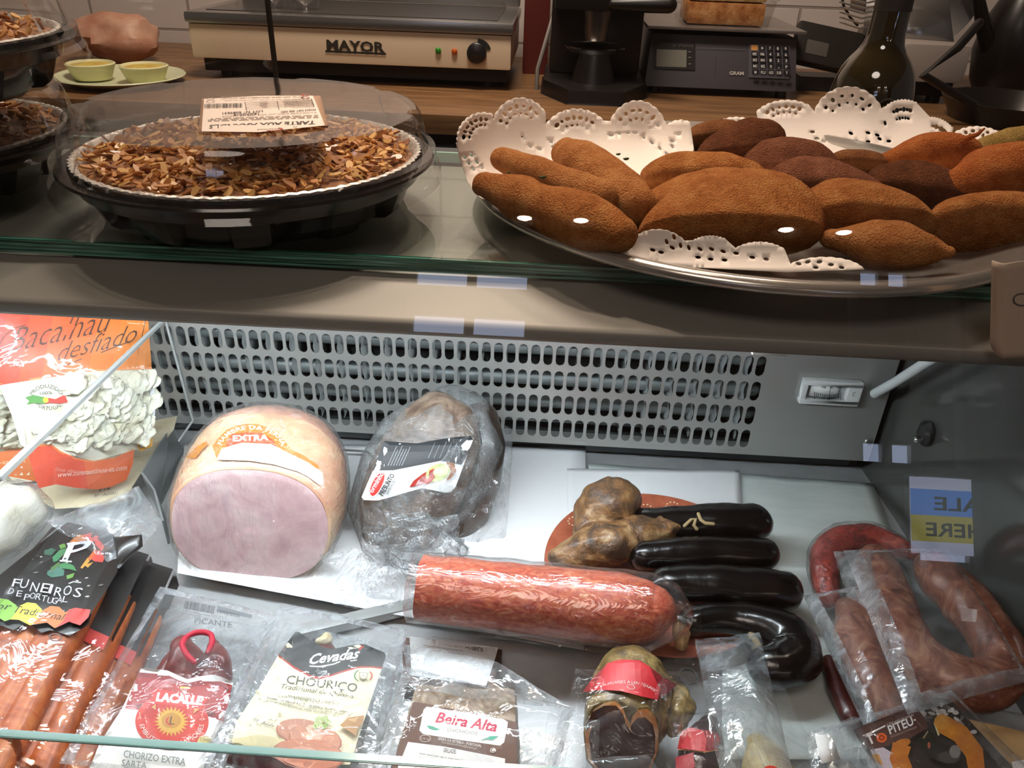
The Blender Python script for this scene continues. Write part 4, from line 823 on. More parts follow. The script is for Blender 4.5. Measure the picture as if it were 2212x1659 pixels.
m_hface = nmat('ham_cut_face', [(.30, 'c39ba0'), (.48, 'dab4b6'), (.62, 'e8c9c8'), (.75, 'd2aeb4')], 26, .42, .3, bsc=150, detail=6, distort=1.2, coat=.25, sss=.1)
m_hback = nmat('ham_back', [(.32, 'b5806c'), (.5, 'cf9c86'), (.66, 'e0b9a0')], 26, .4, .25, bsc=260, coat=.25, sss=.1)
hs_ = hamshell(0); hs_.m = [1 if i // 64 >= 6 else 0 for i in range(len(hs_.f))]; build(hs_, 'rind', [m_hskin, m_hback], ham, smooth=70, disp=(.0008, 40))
hf_ = MB().grid(lambda u, v: hsec(u * 2 * pi, 0, 0, v) + V((0, -.0012 * (1 - v * v) - .0004, 0)), 64, 10, cu=True)
build(hf_, 'cut_face', m_hface, ham, smooth=80, disp=(.0006, 60))
A = Art(hs_, .0016)
A0 = Art(hs_, .0016); A0.poly([(405, 990), (428, 968), (446, 956), (452, 961), (440, 974), (424, 992)], 'c47a10', 9); A0.build('label_edge', ham)
A.poly([(461, 966), (472, 952), (490, 932), (512, 922), (533, 918), (558, 919), (580, 926), (602, 941), (614, 953), (628, 972), (656, 986), (686, 1007), (688, 1016), (628, 986), (586, 964), (525, 960), (480, 975), (470, 992)], 'c97c10', 9)
A.poly([(492, 955), (503, 940), (535, 936), (566, 938), (590, 951), (600, 968), (586, 964), (525, 959), (490, 968)], 'b84e18', 9)
A.poly([(480, 974), (500, 965), (525, 959), (586, 962), (628, 983), (662, 1000), (694, 1022), (697, 1040), (690, 1050), (664, 1031), (643, 1020), (593, 1005), (540, 997), (470, 995)], 'eef0f0', 9)
A.text('EXTRA', (505, 955), (581, 953), (0, -11.5), 'f7efe4', bold=.03); A.arc('FIAMBRE DA PERNA', 545, 974, 66, 44, 194, 348, 9, 'f3e6cf', bold=.015)
A.build('label_print', ham)
m_wrap = film('cling_film', haze=.05, wisp=30, rough=.10, bump=.9, bsc=55, f0=.05, fp=3, distort=2.5, stretch=(1, 1, 3))
m_wrap2 = film('crumpled_film', haze=.13, wisp=45, rough=.10, bump=1.0, bsc=45, f0=.10, fp=2.5, distort=3)
fb = hamshell(.0026); fb.v = [p + V((0, 0, 0)) for p in fb.v]
build(fb, 'film_wrap', m_wrap, ham, smooth=80, disp=(.0009, 70))
ff = MB().grid(lambda u, v: hsec(u * 2 * pi, 0, .001, max(v, .01)) + V((0, -.003, 0)), 64, 16, cu=True)
build(ff, 'film_front', film('cling_film_pulled', haze=.08, wisp=26, rough=.14, bump=.8, bsc=60, f0=.06, fp=3, distort=3, stretch=(3, 1, 1)), ham, smooth=80, disp=(.0009, 90))
tl = patch([Z(700, 1180, .03), Z(860, 1195, .03), Z(850, 1335, .006), Z(660, 1290, .006)], 30, 30, wr=.004, wsc=60, ridge=.003)
build(tl, 'film_tail', m_wrap2, ham, smooth=80, recalc=False)
# ------------------------------------------------------------------ wrapped cured ham
ph_ = thing('cured_ham', 'dark cured ham piece in crumpled film with a black and white label', 'ham', Z(900, 1150, .005))
P_ = [(862, 1165, .492, 78), (868, 1110, .506, 100), (895, 1050, .522, 112), (925, 985, .540, 108), (955, 925, .556, 92), (975, 885, .566, 66)]
pts = [Y(x, y, d) for x, y, d, r in P_]; rr = [pxm(r, p) for p, (x, y, d, r) in zip(pts, P_)]
m_cure = nmat('cured_ham_meat', [(.3, '42332b'), (.45, '6b5648'), (.6, '94806f'), (.75, 'b5a494')], 30, .42, .6, bsc=110, detail=7, distort=1.5, coat=.2)
cb_ = MB().tube(pts, rr, 30, sq=.62, caplen=.5); build(cb_, 'meat', m_cure, ph_, smooth=80, disp=(.004, 26, 3))
sl = [Y(1040, 900, .575), Y(1052, 960, .56), Y(1040, 1040, .54), Y(1015, 1110, .52), Y(990, 1160, .505)]
build(MB().tube(sl, [pxm(r, p) for r, p in zip((30, 42, 46, 40, 26), sl)], 20, sq=.9), 'dark_rind', nmat('dark_rind', [(.35, '221915'), (.6, '4a382e')], 30, .4, .5, coat=.3), ph_, smooth=80, disp=(.003, 40, 5))
lb = patch([Y(826, 950, .5145), Y(1020, 938, .5305), Y(976, 1068, .497), Y(776, 1082, .479)], 16, 16, bulge=.006, off=-.004)
LB = Art(lb, .0002)
LB.poly([(828, 953), (900, 958), (960, 948), (1016, 941), (1022, 950), (1008, 985), (996, 1020), (984, 1052), (974, 1063), (960, 1064), (912, 1054), (870, 1066), (817, 1081), (786, 1080), (781, 1074), (800, 1030), (806, 1017)], 'f0f1f1', 14)
LB.poly([(828, 953), (900, 958), (960, 948), (1016, 941), (1022, 950), (1008, 985), (998, 1004), (950, 996), (905, 1005), (850, 1016), (806, 1017)], '1f2226', 14)
for k in range(6): LB.lines((838 + k * 6, 1006), (858 + k * 6, 962), (1, 0), 1, 'a9adb0', 1.1, k)
for k in range(5): LB.lines((925 + k * 12, 990), (940 + k * 12, 955), (1, 0), 1, '8f9498', 1.1, k + 20)
LB.ell(815, 1046, 31, 12.5, 'f5f5f5', radians(-62)); LB.ell(815, 1046, 28.5, 10.5, 'd8332c', radians(-62))
LB.text('Porminho', (802, 1071), (830, 1023), (-9, -5), 'f8f0ee', bold=.02); LB.text('PRESUNTO', (827, 1071), (853, 1027), (-9, -5), '3a3a3c', bold=.02); LB.text('JAMBON SEC', (838, 1068), (857, 1036), (-5, -3), '6a6a6c')
LB.poly([(884, 1052), (893, 1038), (915, 1022), (937, 1012), (945, 1020), (930, 1036), (905, 1048)], 'b4382c'); LB.ell(945, 1021, 27, 18, 'c9d389', radians(-25)); LB.ell(952, 1017, 18, 11, 'dfe2a8', radians(-25)); LB.poly([(962, 998), (980, 1000), (984, 1016), (972, 1034), (962, 1038), (974, 1018)], 'a0602e'); LB.ell(928, 1036, 14, 5, 'c44a34', radians(-40))
LB.build('label', ph_)
def shell(pts, rr, sq, amp, seed, off):
    return MB().tube(pts, [r + off for r in rr], 40, sq=sq, caplen=.6)
wr = MB(); W2 = [(868, 1195, .478, 84), (866, 1120, .498, 112), (900, 1050, .520, 134), (945, 985, .545, 140), (985, 925, .568, 118), (1000, 878, .580, 76)]
wp = [Y(x, y, d) for x, y, d, r in W2]; wrr = [pxm(r, p) for p, (x, y, d, r) in zip(wp, W2)]
build(MB().tube(wp, wrr, 44, sq=.70, caplen=.5), 'film_wrap', film('cured_ham_film', haze=.13, wisp=34, rough=.12, bump=1.0, bsc=75, f0=.10, fp=2.2, distort=3), ph_, smooth=80, disp=(.006, 45, 8))
kn_ = MB().blob(Z(905, 1175, .035), (.034, .020, .024), amp=.5, sc=3, nu=40, nv=24); build(kn_, 'film_bunch', m_wrap2, ph_, smooth=80, disp=(.004, 130, 2))
tl = patch([Z(800, 1150, .045), Z(960, 1160, .05), Z(930, 1310, .012), Z(760, 1285, .006)], 36, 36, wr=.004, wsc=70, ridge=.004); build(tl, 'film_tail', m_wrap2, ph_, smooth=80, recalc=False)
tl = patch([Y(1010, 880, .585), Y(1110, 930, .580), Y(1090, 1180, .50), Y(985, 1190, .49)], 36, 36, wr=.004, wsc=60, ridge=.003, bulge=.012); build(tl, 'film_flap', film('loose_film', haze=.13, wisp=26, rough=.12, bump=.9, bsc=40, f0=.06, fp=3, distort=2), ph_, smooth=80, recalc=False)
gp_ = [Y(700, 972, .612), Y(735, 969, .612), Y(790, 972, .612), Y(812, 985, .612)]
build(MB().tube([Z(690, 985, .012), Z(740, 972, .014), Z(790, 975, .014), Z(830, 1000, .012)], .0012, 8), 'steel_wire', mat('wire_steel', 'c8cccc', .2, .8), label='thin bright steel wire between the two hams', category='wire')
# ------------------------------------------------------------------ terracotta plate, black sausages, smoked meat
pc = V((.103, .4635, .0062)); m_ter = nmat('terracotta', [(.35, 'a5553a'), (.65, 'b86548')], 90, .45, .1, coat=.15)
pt = thing('terracotta_plate', 'terracotta plate with white dotted flowers under the black sausages', 'plate', pc)
pm = MB().lathe([(.0005, .004), (.052, .004), (.068, .008), (.0855, .0138), (.0885, .0142), (.0890, .0128), (.070, .0035), (.052, 0), (.0005, 0)], 90, pc); build(pm, 'plate_body', m_ter, pt, smooth=50)
for cx, cy, a_ in ((1452, 1095, 0), (1394, 1100, 1), (1240, 1127, 0), (1560, 1112, 0)):
    A = Art(pm, .0006)
    for k in range(10):
        t = 2 * pi * k / 10; A.ell(cx + 13.5 * cos(t), cy + 10 * sin(t) * (.9), 2.2, 1.7, 'efd9b8', n=8)
    A.build('dotted_flower', pt)
m_blk = nmat('black_sausage_skin', [(.4, '0e0a09'), (.7, '1b1311')], 30, .24, .35, bsc=120, detail=4, coat=.5, bd=.0016)
def saus(P4, name, m, label, cat, group, sq=.95, disp=(.0012, 60), n=26, ends=1.0, parent=None, mode='y', fat=1.0):
    pts = [(Y(x, y, d) if mode == 'y' else Z(x, y, d)) for x, y, d, r in P4]
    # smooth the path
    Q, R_ = [], []
    for i in range(len(pts) - 1):
        p0, p1, p2, p3 = pts[max(0, i - 1)], pts[i], pts[i + 1], pts[min(len(pts) - 1, i + 2)]
        for k in range(6):
            t = k / 6; Q.append(.5 * ((2 * p1) + (p2 - p0) * t + (2 * p0 - 5 * p1 + 4 * p2 - p3) * t * t + (3 * p1 - p0 - 3 * p2 + p3) * t ** 3)); R_.append(P4[i][3] * (1 - t) + P4[i + 1][3] * t)
    Q.append(pts[-1]); R_.append(P4[-1][3]); rr = [pxm(r * fat, p) for r, p in zip(R_, Q)]; mb = MB().tube(Q, rr, n, sq=sq, caplen=ends)
    if parent: return build(mb, name, m, parent, smooth=80, disp=disp), mb
    return build(mb, name, m, smooth=80, disp=disp, label=label, category=cat, group=group), mb
G3 = 'black sausages on the terracotta plate'; m_str = mat('butcher_twine', 'a58f66', .9)
b1, mb1 = saus([(1395, 1135, .042, 34), (1470, 1133, .042, 37), (1550, 1129, .043, 38), (1628, 1127, .043, 36)], 'black_sausage', m_blk, 'rearmost straight black sausage, tied with twine, on the terracotta plate', 'sausage', G3, mode='z', fat=1.13)
for s_ in ([(1478, 1136), (1492, 1124), (1502, 1122), (1498, 1135), (1504, 1142)], [(1508, 1112), (1513, 1124), (1522, 1130), (1540, 1132)]): build(MB().tube([Art(mb1, .0012).P(*q) for q in s_], .0014, 8), 'twine', m_str, b1)
saus([(1390, 1200, .040, 30), (1480, 1196, .040, 33), (1570, 1194, .040, 33), (1648, 1197, .040, 32)], 'black_sausage', m_blk, 'second straight black sausage from the back, on the terracotta plate', 'sausage', G3, mode='z', fat=1.13)
saus([(1440, 1262, .036, 36), (1520, 1262, .036, 40), (1610, 1268, .036, 42), (1690, 1276, .035, 40)], 'black_sausage', m_blk, 'third straight black sausage from the back, the thickest of the straight ones', 'sausage', G3, mode='z', fat=1.13)
b4, mb4 = saus([(1500, 1340, .030, 30), (1580, 1338, .030, 33), (1640, 1350, .030, 40), (1700, 1378, .030, 48), (1718, 1412, .029, 52), (1690, 1436, .028, 48), (1660, 1440, .028, 40)], 'black_sausage', m_blk, 'hooked black sausage bending round at the front, off the plate edge', 'sausage', G3, mode='z', fat=1.13)
build(MB().tube([Z(x, y, .033) for x, y in ((1622, 1372), (1632, 1384), (1640, 1396), (1630, 1402), (1638, 1406), (1650, 1402))], .0022, 8), 'twine', m_str, b4)
sm = thing('smoked_sausage', 'lumpy brown smoked sausage in two lobes on the terracotta plate', 'sausage', Z(1310, 1170, .012))
m_smk = nmat('smoked_brown_skin', [(.28, '2e2019'), (.42, '57402e'), (.54, '87603a'), (.64, 'a1845f'), (.76, '76695e')], 42, .45, .9, bsc=200, detail=9, distort=1.6, coat=.12)
saus([(1290, 1150, .040, 52), (1300, 1118, .046, 62), (1318, 1092, .052, 64), (1334, 1078, .052, 50)], 'rear_lobe', m_smk, '', '', None, parent=sm, mode='z', disp=(.0032, 60, 4), n=36)
saus([(1215, 1212, .034, 34), (1262, 1188, .040, 46), (1318, 1172, .043, 52), (1375, 1155, .043, 44), (1430, 1145, .044, 32), (1470, 1136, .045, 20), (1492, 1128, .046, 9)], 'front_lobe', m_smk, '', '', None, parent=sm, mode='z', disp=(.0032, 62, 9), n=36)
# ------------------------------------------------------------------ big red salami in its clear pack
sa = thing('salami_pack', 'thick red salami in a clear pack lying across the front packs', 'salami', Z(1170, 1400, .02))
m_sal = nmat('salami_meat', [(.30, '9a3626'), (.45, 'bf553d'), (.58, 'cf7050'), (.70, 'e09a78')], 105, .40, .55, bsc=170, detail=6, distort=2.2, coat=.25, stretch=(.8, 1.2, 1.2), sss=.06)
s0, s1 = Z(908, 1268, .050), Z(1405, 1322, .050); rs = pxm(70, s0.lerp(s1, .5)); ns = 26
spt = [s0.lerp(s1, i / (ns - 1)) for i in range(ns)]; srr = [rs * (1 + .10 * i / ns) * (1 if i < ns - 4 else (.985, .955, .90, .82)[i - ns + 4]) for i in range(ns)]
sm1 = MB().tube(spt, srr, 40, cap=False); build(sm1, 'salami_body', m_sal, sa, smooth=50, disp=(.0010, 70))
e_ = spt[-1]; d_ = (s1 - s0).normalized()
build(MB().tube([e_ - d_ * .001, e_ + d_ * .003, e_ + d_ * .007, e_ + d_ * .011 + V((0, 0, -.001)), e_ + d_ * .014 + V((0, 0, -.002)), e_ + d_ * .016 + V((0, 0, -.003))], [rs * .88, rs * .84, rs * .74, rs * .56, rs * .36, .003], 32), 'rounded_end', m_sal, sa, smooth=70, disp=(.0010, 90))
kp = [Z(1466, 1350, .040), Z(1472, 1368, .036), Z(1470, 1392, .030)]; build(MB().tube(kp, [pxm(r, p) for r, p in zip((14, 24, 14), kp)], 16, sq=.6), 'casing_end', nmat('beige_casing', [(.4, 'a5764c'), (.6, 'cda679')], 60, .5, .6, stretch=(4, 1, 1)), sa, smooth=70, disp=(.0016, 160)); build(MB().tube([Z(1452, 1338, .043), Z(1468, 1335, .044), Z(1478, 1341, .043)], .0024, 10), 'metal_clip', mat('dull_chrome', 'a8a6a4', .22, .85), sa)
m_spk = film('salami_pack_film', haze=.03, wisp=30, rough=.05, bump=.35, bsc=42, f0=.08, fp=3.0, distort=2.5, stretch=(.5, 1.4, 1.4))
build(MB().tube([s0 - d_ * .006] + spt + [s1 + d_ * .012, s1 + d_ * .022 + V((0, 0, -.006))], [rs + .0022 + rs * .10 * i / ns for i in range(ns + 1)] + [rs * .95, rs * .55], 44, cap=False), 'film_wrap', m_spk, sa, smooth=80, disp=(.0012, 60, 4))
fl = patch([Z(872, 1322, .032), Z(1452, 1396, .030), Z(1519, 1440, .022), Z(866, 1352, .024)], 60, 12, wr=.0012, wsc=50); build(fl, 'sealed_flange', film('flange_film', haze=.24, rough=.10, bump=.5, bsc=50, f0=.10, fp=2.5, hazecol=(.86, .82, .88)), sa, smooth=80, recalc=False)
fl = patch([Z(1445, 1290, .050), Z(1514, 1312, .046), Z(1519, 1438, .024), Z(1450, 1420, .028)], 20, 24, wr=.0015, wsc=60); build(fl, 'end_flange', film('flange_film_clear', haze=.08, rough=.06, bump=.6, bsc=40, f0=.08, fp=2.5), sa, smooth=80, recalc=False)
fl = patch([Z(893, 1205, .060), Z(915, 1200, .066), Z(885, 1350, .030), Z(866, 1350, .026)], 10, 24, wr=.001, wsc=60); build(fl, 'end_flange', film('flange_film2', haze=.20, rough=.08, bump=.5, bsc=40, f0=.10, fp=2.5), sa, smooth=80, recalc=False)
# ================================================================== front packs
m_pou = film('vacuum_pouch', haze=.085, wisp=24, rough=.06, bump=.34, bsc=30, f0=.025, fp=3.4, distort=2.2, k=.8)
m_pou2 = film('vacuum_pouch_milky', haze=.24, wisp=20, rough=.09, bump=.7, bsc=30, f0=.09, fp=2.5, distort=2)
m_pou3 = film('vacuum_pouch_clear', haze=.04, wisp=26, rough=.06, bump=.8, bsc=38, f0=.03, fp=3.4, distort=2.5, k=.8)
def ZZ(c): return [Z(*p) for p in c]
def pouch(c4, parent, m, nm='pouch_film', bulge=.004, wr=.0016, seed=0, n=40, ridge=0, off=0, wsc=55):
    p = patch(ZZ(c4), n, n, bulge=bulge, wr=wr, wsc=wsc, seed=seed, ridge=ridge, off=off); return build(p, nm, m, parent, smooth=80, recalc=False)
m_seal = film('pouch_seal_edge', haze=.34, rough=.12, bump=.4, bsc=60, f0=.10, fp=2.5, hazecol=(.88, .90, .92), wisp=30)
def seal(c4, parent, bulge=.004, w=(.05, .05, .05, .05), off=.0007, seed=0):
    """welded rim of a pouch: top, right, bottom, left widths"""
    c = ZZ(c4); n = (c[1] - c[0]).cross(c[3] - c[0]).normalized(); n = n if n.dot(C - c[0]) > 0 else -n; mb = MB()
    P = lambda u, v: bil(c, u, v) + n * (off + bulge * max(0, 16 * u * (1 - u) * v * (1 - v)) ** .6 + .0008 * noise.noise(bil(c, u, v) * 70 + V((seed, 0, 0))))
    t, r, b, l = w
    def ring(u, v):
        k = u * 4; i = int(k) % 4; f = k - int(k); o = [(f, 0), (1, f), (1 - f, 1), (0, 1 - f)][i]; q = [(l + f * (1 - l - r), t), (1 - r, t + f * (1 - t - b)), (1 - r - f * (1 - l - r), 1 - b), (l, 1 - b - f * (1 - t - b))][i]
        return P(o[0] * (1 - v) + q[0] * v, o[1] * (1 - v) + q[1] * v)
    mb.grid(ring, 120, 4, cu=True); return build(mb, 'seal_edge', m_seal, parent, smooth=80, recalc=False)
def backsheet(c4, parent, m, drop=.010):
    c = [p - V((0, 0, drop)) for p in ZZ(c4)]; c = [V((p.x, p.y, max(p.z, .0012))) for p in c]; return build(patch(c, 14, 14, wr=.0008, wsc=40), 'pouch_back', m, parent, smooth=80, recalc=False)
# ------------------------------------------------------------------ chorizo pack with red string
cc = [(305, 1443, .036), (505, 1471, .036), (432, 1700, .026), (190, 1665, .026)]
t = thing('chorizo_pack', 'clear pack of dark red chorizo with red string and a red and white card', 'sausage pack', Z(360, 1640, .0))
cb = patch(ZZ(cc), 20, 20, bulge=.004); build(cb, 'card_back', mat('card_white', 'f0efec', .6), t, solid=.0006, smooth=70) if 0 else None
A = Art(cb, .0003)
A.poly([(305, 1445), (316, 1443), (362, 1449), (385, 1460), (405, 1468), (430, 1462), (457, 1458), (480, 1463), (505, 1474), (483, 1560), (450, 1620), (430, 1700), (190, 1670), (216, 1605), (265, 1530)], 'efefec', 12)
A.poly([(300, 1453), (362, 1459), (385, 1470), (405, 1477), (430, 1471), (457, 1467), (502, 1481), (484, 1560), (445, 1546), (270, 1532)], 'a82c2a', 12)
A.poly([(300, 1453), (362, 1459), (385, 1470), (405, 1477), (430, 1471), (457, 1467), (502, 1481), (499, 1493), (455, 1478), (405, 1488), (362, 1470), (296, 1462)], '8b2224', 12)
A.poly([(390, 1484), (409, 1485), (408, 1489), (389, 1488)], 'e8c34a')
for x, y in ((315, 1529), (444, 1541)): A.ell(x, y, 22, 6, '6d1518', .15)
A.ell(372, 1560, 79, 61, 'd23a30', n=40, dens=12); A.poly([(332, 1518), (440, 1525), (449, 1560), (300, 1552)], 'c3302b', 12)
A.poly([(328, 1494), (343, 1490), (395, 1500), (451, 1508), (436, 1530), (390, 1526), (334, 1521)], 'dc3a34', 12); A.text('LACALLE', (337, 1515), (437, 1524), (3, -17), 'f6f1ee', bold=.06, shear=.05)
pts = []
for k in range(48): a = 2 * pi * k / 48; r = 1 if k % 2 == 0 else .70; pts.append((371 + 38 * r * cos(a), 1560 + 33 * r * sin(a)))
A.poly(pts, 'd9a63e'); A.ell(371, 1558, 21, 17, 'c08a34'); A.text('L', (366, 1566), (378, 1567), (2, -17), '5a3a1c', shear=.1); A.ring(371, 1559, 12, 10, .3, 'c8402e', 1.6, 4.2)
A.arc('EMBUTIDOS Y JAMONES', 372, 1560, 66, 49, 168, 12, 9, 'f3e6dc', inner=True) if 0 else A.arc('EMBUTIDOS Y JAMONES', 372, 1560, 70, 53, 172, 8, 10, 'f3e6dc', inner=True)
A.ell(442, 1604, 15, 13, 'cdbf80'); A.text('100', (434, 1602), (450, 1604), (0, -6), '8f8040')
A.poly([(329, 1530), (338, 1522), (338, 1536)], 'd8a46a'); A.poly([(421, 1532), (431, 1534), (418, 1544)], 'd8a46a')
A.text('CHORIZO EXTRA', (268, 1637), (401, 1655), (2, -15), '7d8280', bold=.01); A.text('SARTA', (264, 1655), (318, 1662), (2, -13), '7d8280', bold=.01)
A.build('card', t)
m_chz = nmat('chorizo_dark', [(.35, '5a1a16'), (.55, '7a2a22'), (.7, '96403a')], 40, .35, .4, coat=.3, distort=1.5)
for q in ([(395, 1500, .013, 44), (398, 1468, .015, 44), (402, 1432, .021, 40), (392, 1400, .025, 26)], [(455, 1500, .014, 36), (464, 1466, .016, 36), (468, 1428, .021, 30), (462, 1398, .023, 16)], [(340, 1500, .012, 30), (362, 1462, .014, 30), (380, 1424, .019, 24)]):
    saus(q, 'chorizo', m_chz, '', '', None, parent=t, mode='z', disp=(.0012, 90, 2))
saus([(420, 1430, .040, 5.5), (402, 1412, .041, 6), (394, 1390, .042, 6), (410, 1372, .042, 6.5), (435, 1366, .042, 6.5), (455, 1371, .042, 6.5), (458, 1388, .042, 6), (449, 1408, .041, 5.5)], 'red_string_loop', mat('red_string', 'c01f38', .6), '', '', None, parent=t, mode='z', disp=(.0003, 200), n=12)
o_c = [(346, 1268, .030), (602, 1330, .030), (470, 1700, .030), (128, 1650, .030)]
pf = patch(ZZ(o_c), 50, 50, bulge=.013, wr=.0014, wsc=55, seed=4); po = build(pf, 'pouch_film', m_pou, t, smooth=80, recalc=False)
A = Art(pf, .0002); A.barcode((401, 1298), (465, 1310), (-4, 17), '4a4d50', 34, 2); A.poly([(470, 1309), (545, 1329), (543, 1336), (468, 1322)], '7c8083'); A.text('19/02/2020', (470, 1325), (518, 1335), (0, -8), '55595c')
A.lines((394, 1318), (455, 1332), (-1, 6), 2, '777b7e', 1.4, 3); A.text('LOTE *', (462, 1335), (490, 1339), (0, -5), '6a6e70'); A.text('PICANTE', (420, 1347), (500, 1357), (1, -12), '5c6062'); A.build('printing', po)
backsheet(o_c, t, m_pou2, .016); seal(o_c, t, .013, (.06, .09, .02, .09), seed=3)
# ------------------------------------------------------------------ chourico pack, cream card with black top
cc = [(640, 1362, .040), (838, 1408, .040), (754, 1680, .030), (470, 1610, .030)]
t = thing('sausage_pack', 'clear pack with cream card, black top and a picture of sliced sausage', 'sausage pack', Z(650, 1640, .0))
cb = patch(ZZ(cc), 20, 20, bulge=.003); A = Art(cb, .0003)
CARD = [(638, 1366), (646, 1366), (672, 1385), (700, 1399), (718, 1403), (745, 1398), (775, 1392), (790, 1393), (812, 1403), (830, 1410), (834, 1418), (824, 1446), (795, 1530), (756, 1652), (690, 1655), (597, 1639), (488, 1602), (486, 1597), (560, 1487), (601, 1416)]
A.poly(CARD, 'efe9c8', 14)
A.poly([(638, 1366), (646, 1366), (672, 1385), (700, 1399), (718, 1403), (745, 1398), (775, 1392), (790, 1393), (812, 1403), (830, 1410), (834, 1418), (824, 1446), (800, 1443), (774, 1444), (745, 1452), (715, 1462), (690, 1468), (673, 1465), (635, 1445), (601, 1418)], 'b0382e', 12)
A.poly([(638, 1366), (646, 1366), (672, 1385), (700, 1399), (718, 1403), (745, 1398), (775, 1392), (790, 1393), (812, 1403), (830, 1410), (834, 1418), (825, 1442), (800, 1440), (774, 1440), (745, 1448), (715, 1458), (690, 1463), (673, 1460), (635, 1440), (602, 1414)], '2d2c2b', 12)
A.text('Cevadas', (668, 1436), (776, 1422), (3, -21), 'f4f4f2', shear=.35, bold=.025); A.line([(669, 1440), (690, 1441), (720, 1436), (735, 1430)], 2.6, 'f4f4f2'); A.line([(757, 1429), (771, 1427)], 2.2, 'f4f4f2')
A.text('CHOURIÇO', (618, 1477), (770, 1496), (4, -18), '55503e', bold=.005); A.text('Tradicional de Quiaios', (607, 1488), (764, 1510), (3, -10), '6b6250', shear=.25)
A.text('TRADITIONAL SAUSAGES', (621, 1509), (733, 1523), (1, -6.5), '7d7662'); A.text('CHARCUTERIE TRADITIONNELLE', (602, 1508), (747, 1531), (1, -6.5), '7d7662')
A.line([(590, 1481), (777, 1515)], .7, 'cfc8a6'); A.line([(582, 1500), (765, 1531)], .7, 'cfc8a6'); A.line([(565, 1545), (620, 1560)], .7, 'cfc8a6')
A.text('Fumado ao natural a lenha de azinho, oliveira e sobreiro', (578, 1511), (761, 1544), (1, -5.5), '6b6452', bold=.02); A.text('Traditional smokehouse with wood oak, olive and cork oak', (576, 1516), (757, 1550), (1, -5), '8a836c'); A.text('Fumage traditionnel au bois de chêne vert, d’olivier et de chêne', (560, 1515), (755, 1556), (1, -5), '8a836c')
A.text('SALSICHARIA', (554, 1549), (594, 1560), (0, -5), '8f8871'); A.text('QUIAIOS', (549, 1560), (592, 1572), (1, -7), '7d7662', bold=.02); A.text('desde 1970', (553, 1568), (580, 1576), (0, -4), '9c957d'); A.text('cevadas.com', (526, 1600), (562, 1612), (0, -4.5), '8f8871'); A.ell(554, 1620, 6, 5, 'b7b08f')
for x, y in ((601, 1466), (557, 1496), (605, 1545), (598, 1552), (543, 1570)): A.ell(x, y, 3.5, 3, 'c5be9a', n=6)
A.ring(785, 1463, 20, 15, .14, '4b7a4a', radians(120), radians(235)); A.ring(785, 1463, 20, 15, .16, 'b23a32', radians(-40), radians(40)); A.arc('PRODUTO', 785, 1463, 20, 15, 235, 310, 4, '9a927a'); A.arc('DE PORTUGAL', 785, 1463, 20, 15, 125, 45, 4, '9a927a', inner=True)
A.poly([(776, 1455), (795, 1457), (793, 1468), (785, 1472), (776, 1466)], 'a9a189'); A.poly([(778, 1457), (793, 1458.5), (791, 1467), (785, 1470), (778, 1465)], 'f5f1dc'); A.line([(785, 1459), (784, 1468)], 1.4, 'b9b199'); A.line([(780, 1463), (790, 1464)], 1.4, 'b9b199')
A.poly([(560, 1590), (620, 1600), (660, 1640), (560, 1625), (500, 1600)], 'ddd2a4', 14)
for cx, cy, rx, ry, ro, c in ((655, 1583, 58, 28, .15, 'c48a74'), (682, 1600, 58, 34, .2, 'cb8f76'), (668, 1632, 78, 34, .12, 'c98468')):
    A.ell(cx, cy + 2, rx, ry, 'a8664f', ro, dens=14); A.ell(cx, cy, rx * .95, ry * .93, c, ro, dens=14); A.ell(cx - 8, cy - 5, rx * .4, ry * .3, 'd9a48c', ro)
for k in range(9): A.ell(706 + rnd.uniform(-24, 26), 1566 + rnd.uniform(-11, 12), 8, 5, ('a9bf78', '8fae5e', 'bccb92')[k % 3], rnd.uniform(-1, 1), n=7)
A.poly([(735, 1572), (752, 1556), (785, 1550), (783, 1565), (770, 1580), (768, 1595), (755, 1585)], 'b98a5c', 12); A.poly([(750, 1560), (775, 1554), (768, 1566)], 'd3ab78')
A.build('card', t)
saus([(700, 1452, .030, 30), (700, 1420, .032, 30), (699, 1398, .034, 22), (700, 1384, .035, 13)], 'sausage', m_chz, '', '', None, parent=t, mode='z'); saus([(690, 1386, .038, 8), (702, 1382, .040, 14), (706, 1376, .041, 10)], 'casing_tip', nmat('pale_casing', [(.4, 'cbb990'), (.6, 'e4d8b8')], 120, .5, .6), '', '', None, parent=t, mode='z', disp=(.0016, 160)); saus([(520, 1630, .014, 30), (600, 1650, .014, 30), (680, 1675, .014, 30)], 'sausage', m_chz, '', '', None, parent=t, mode='z')
o_c = [(608, 1305, .034), (882, 1362, .034), (800, 1700, .034), (415, 1670, .034)]
pouch(o_c, t, m_pou, bulge=.011, seed=9, wr=.0014); backsheet(o_c, t, m_pou2, .018); seal(o_c, t, .011, (.08, .09, .02, .09), seed=5)
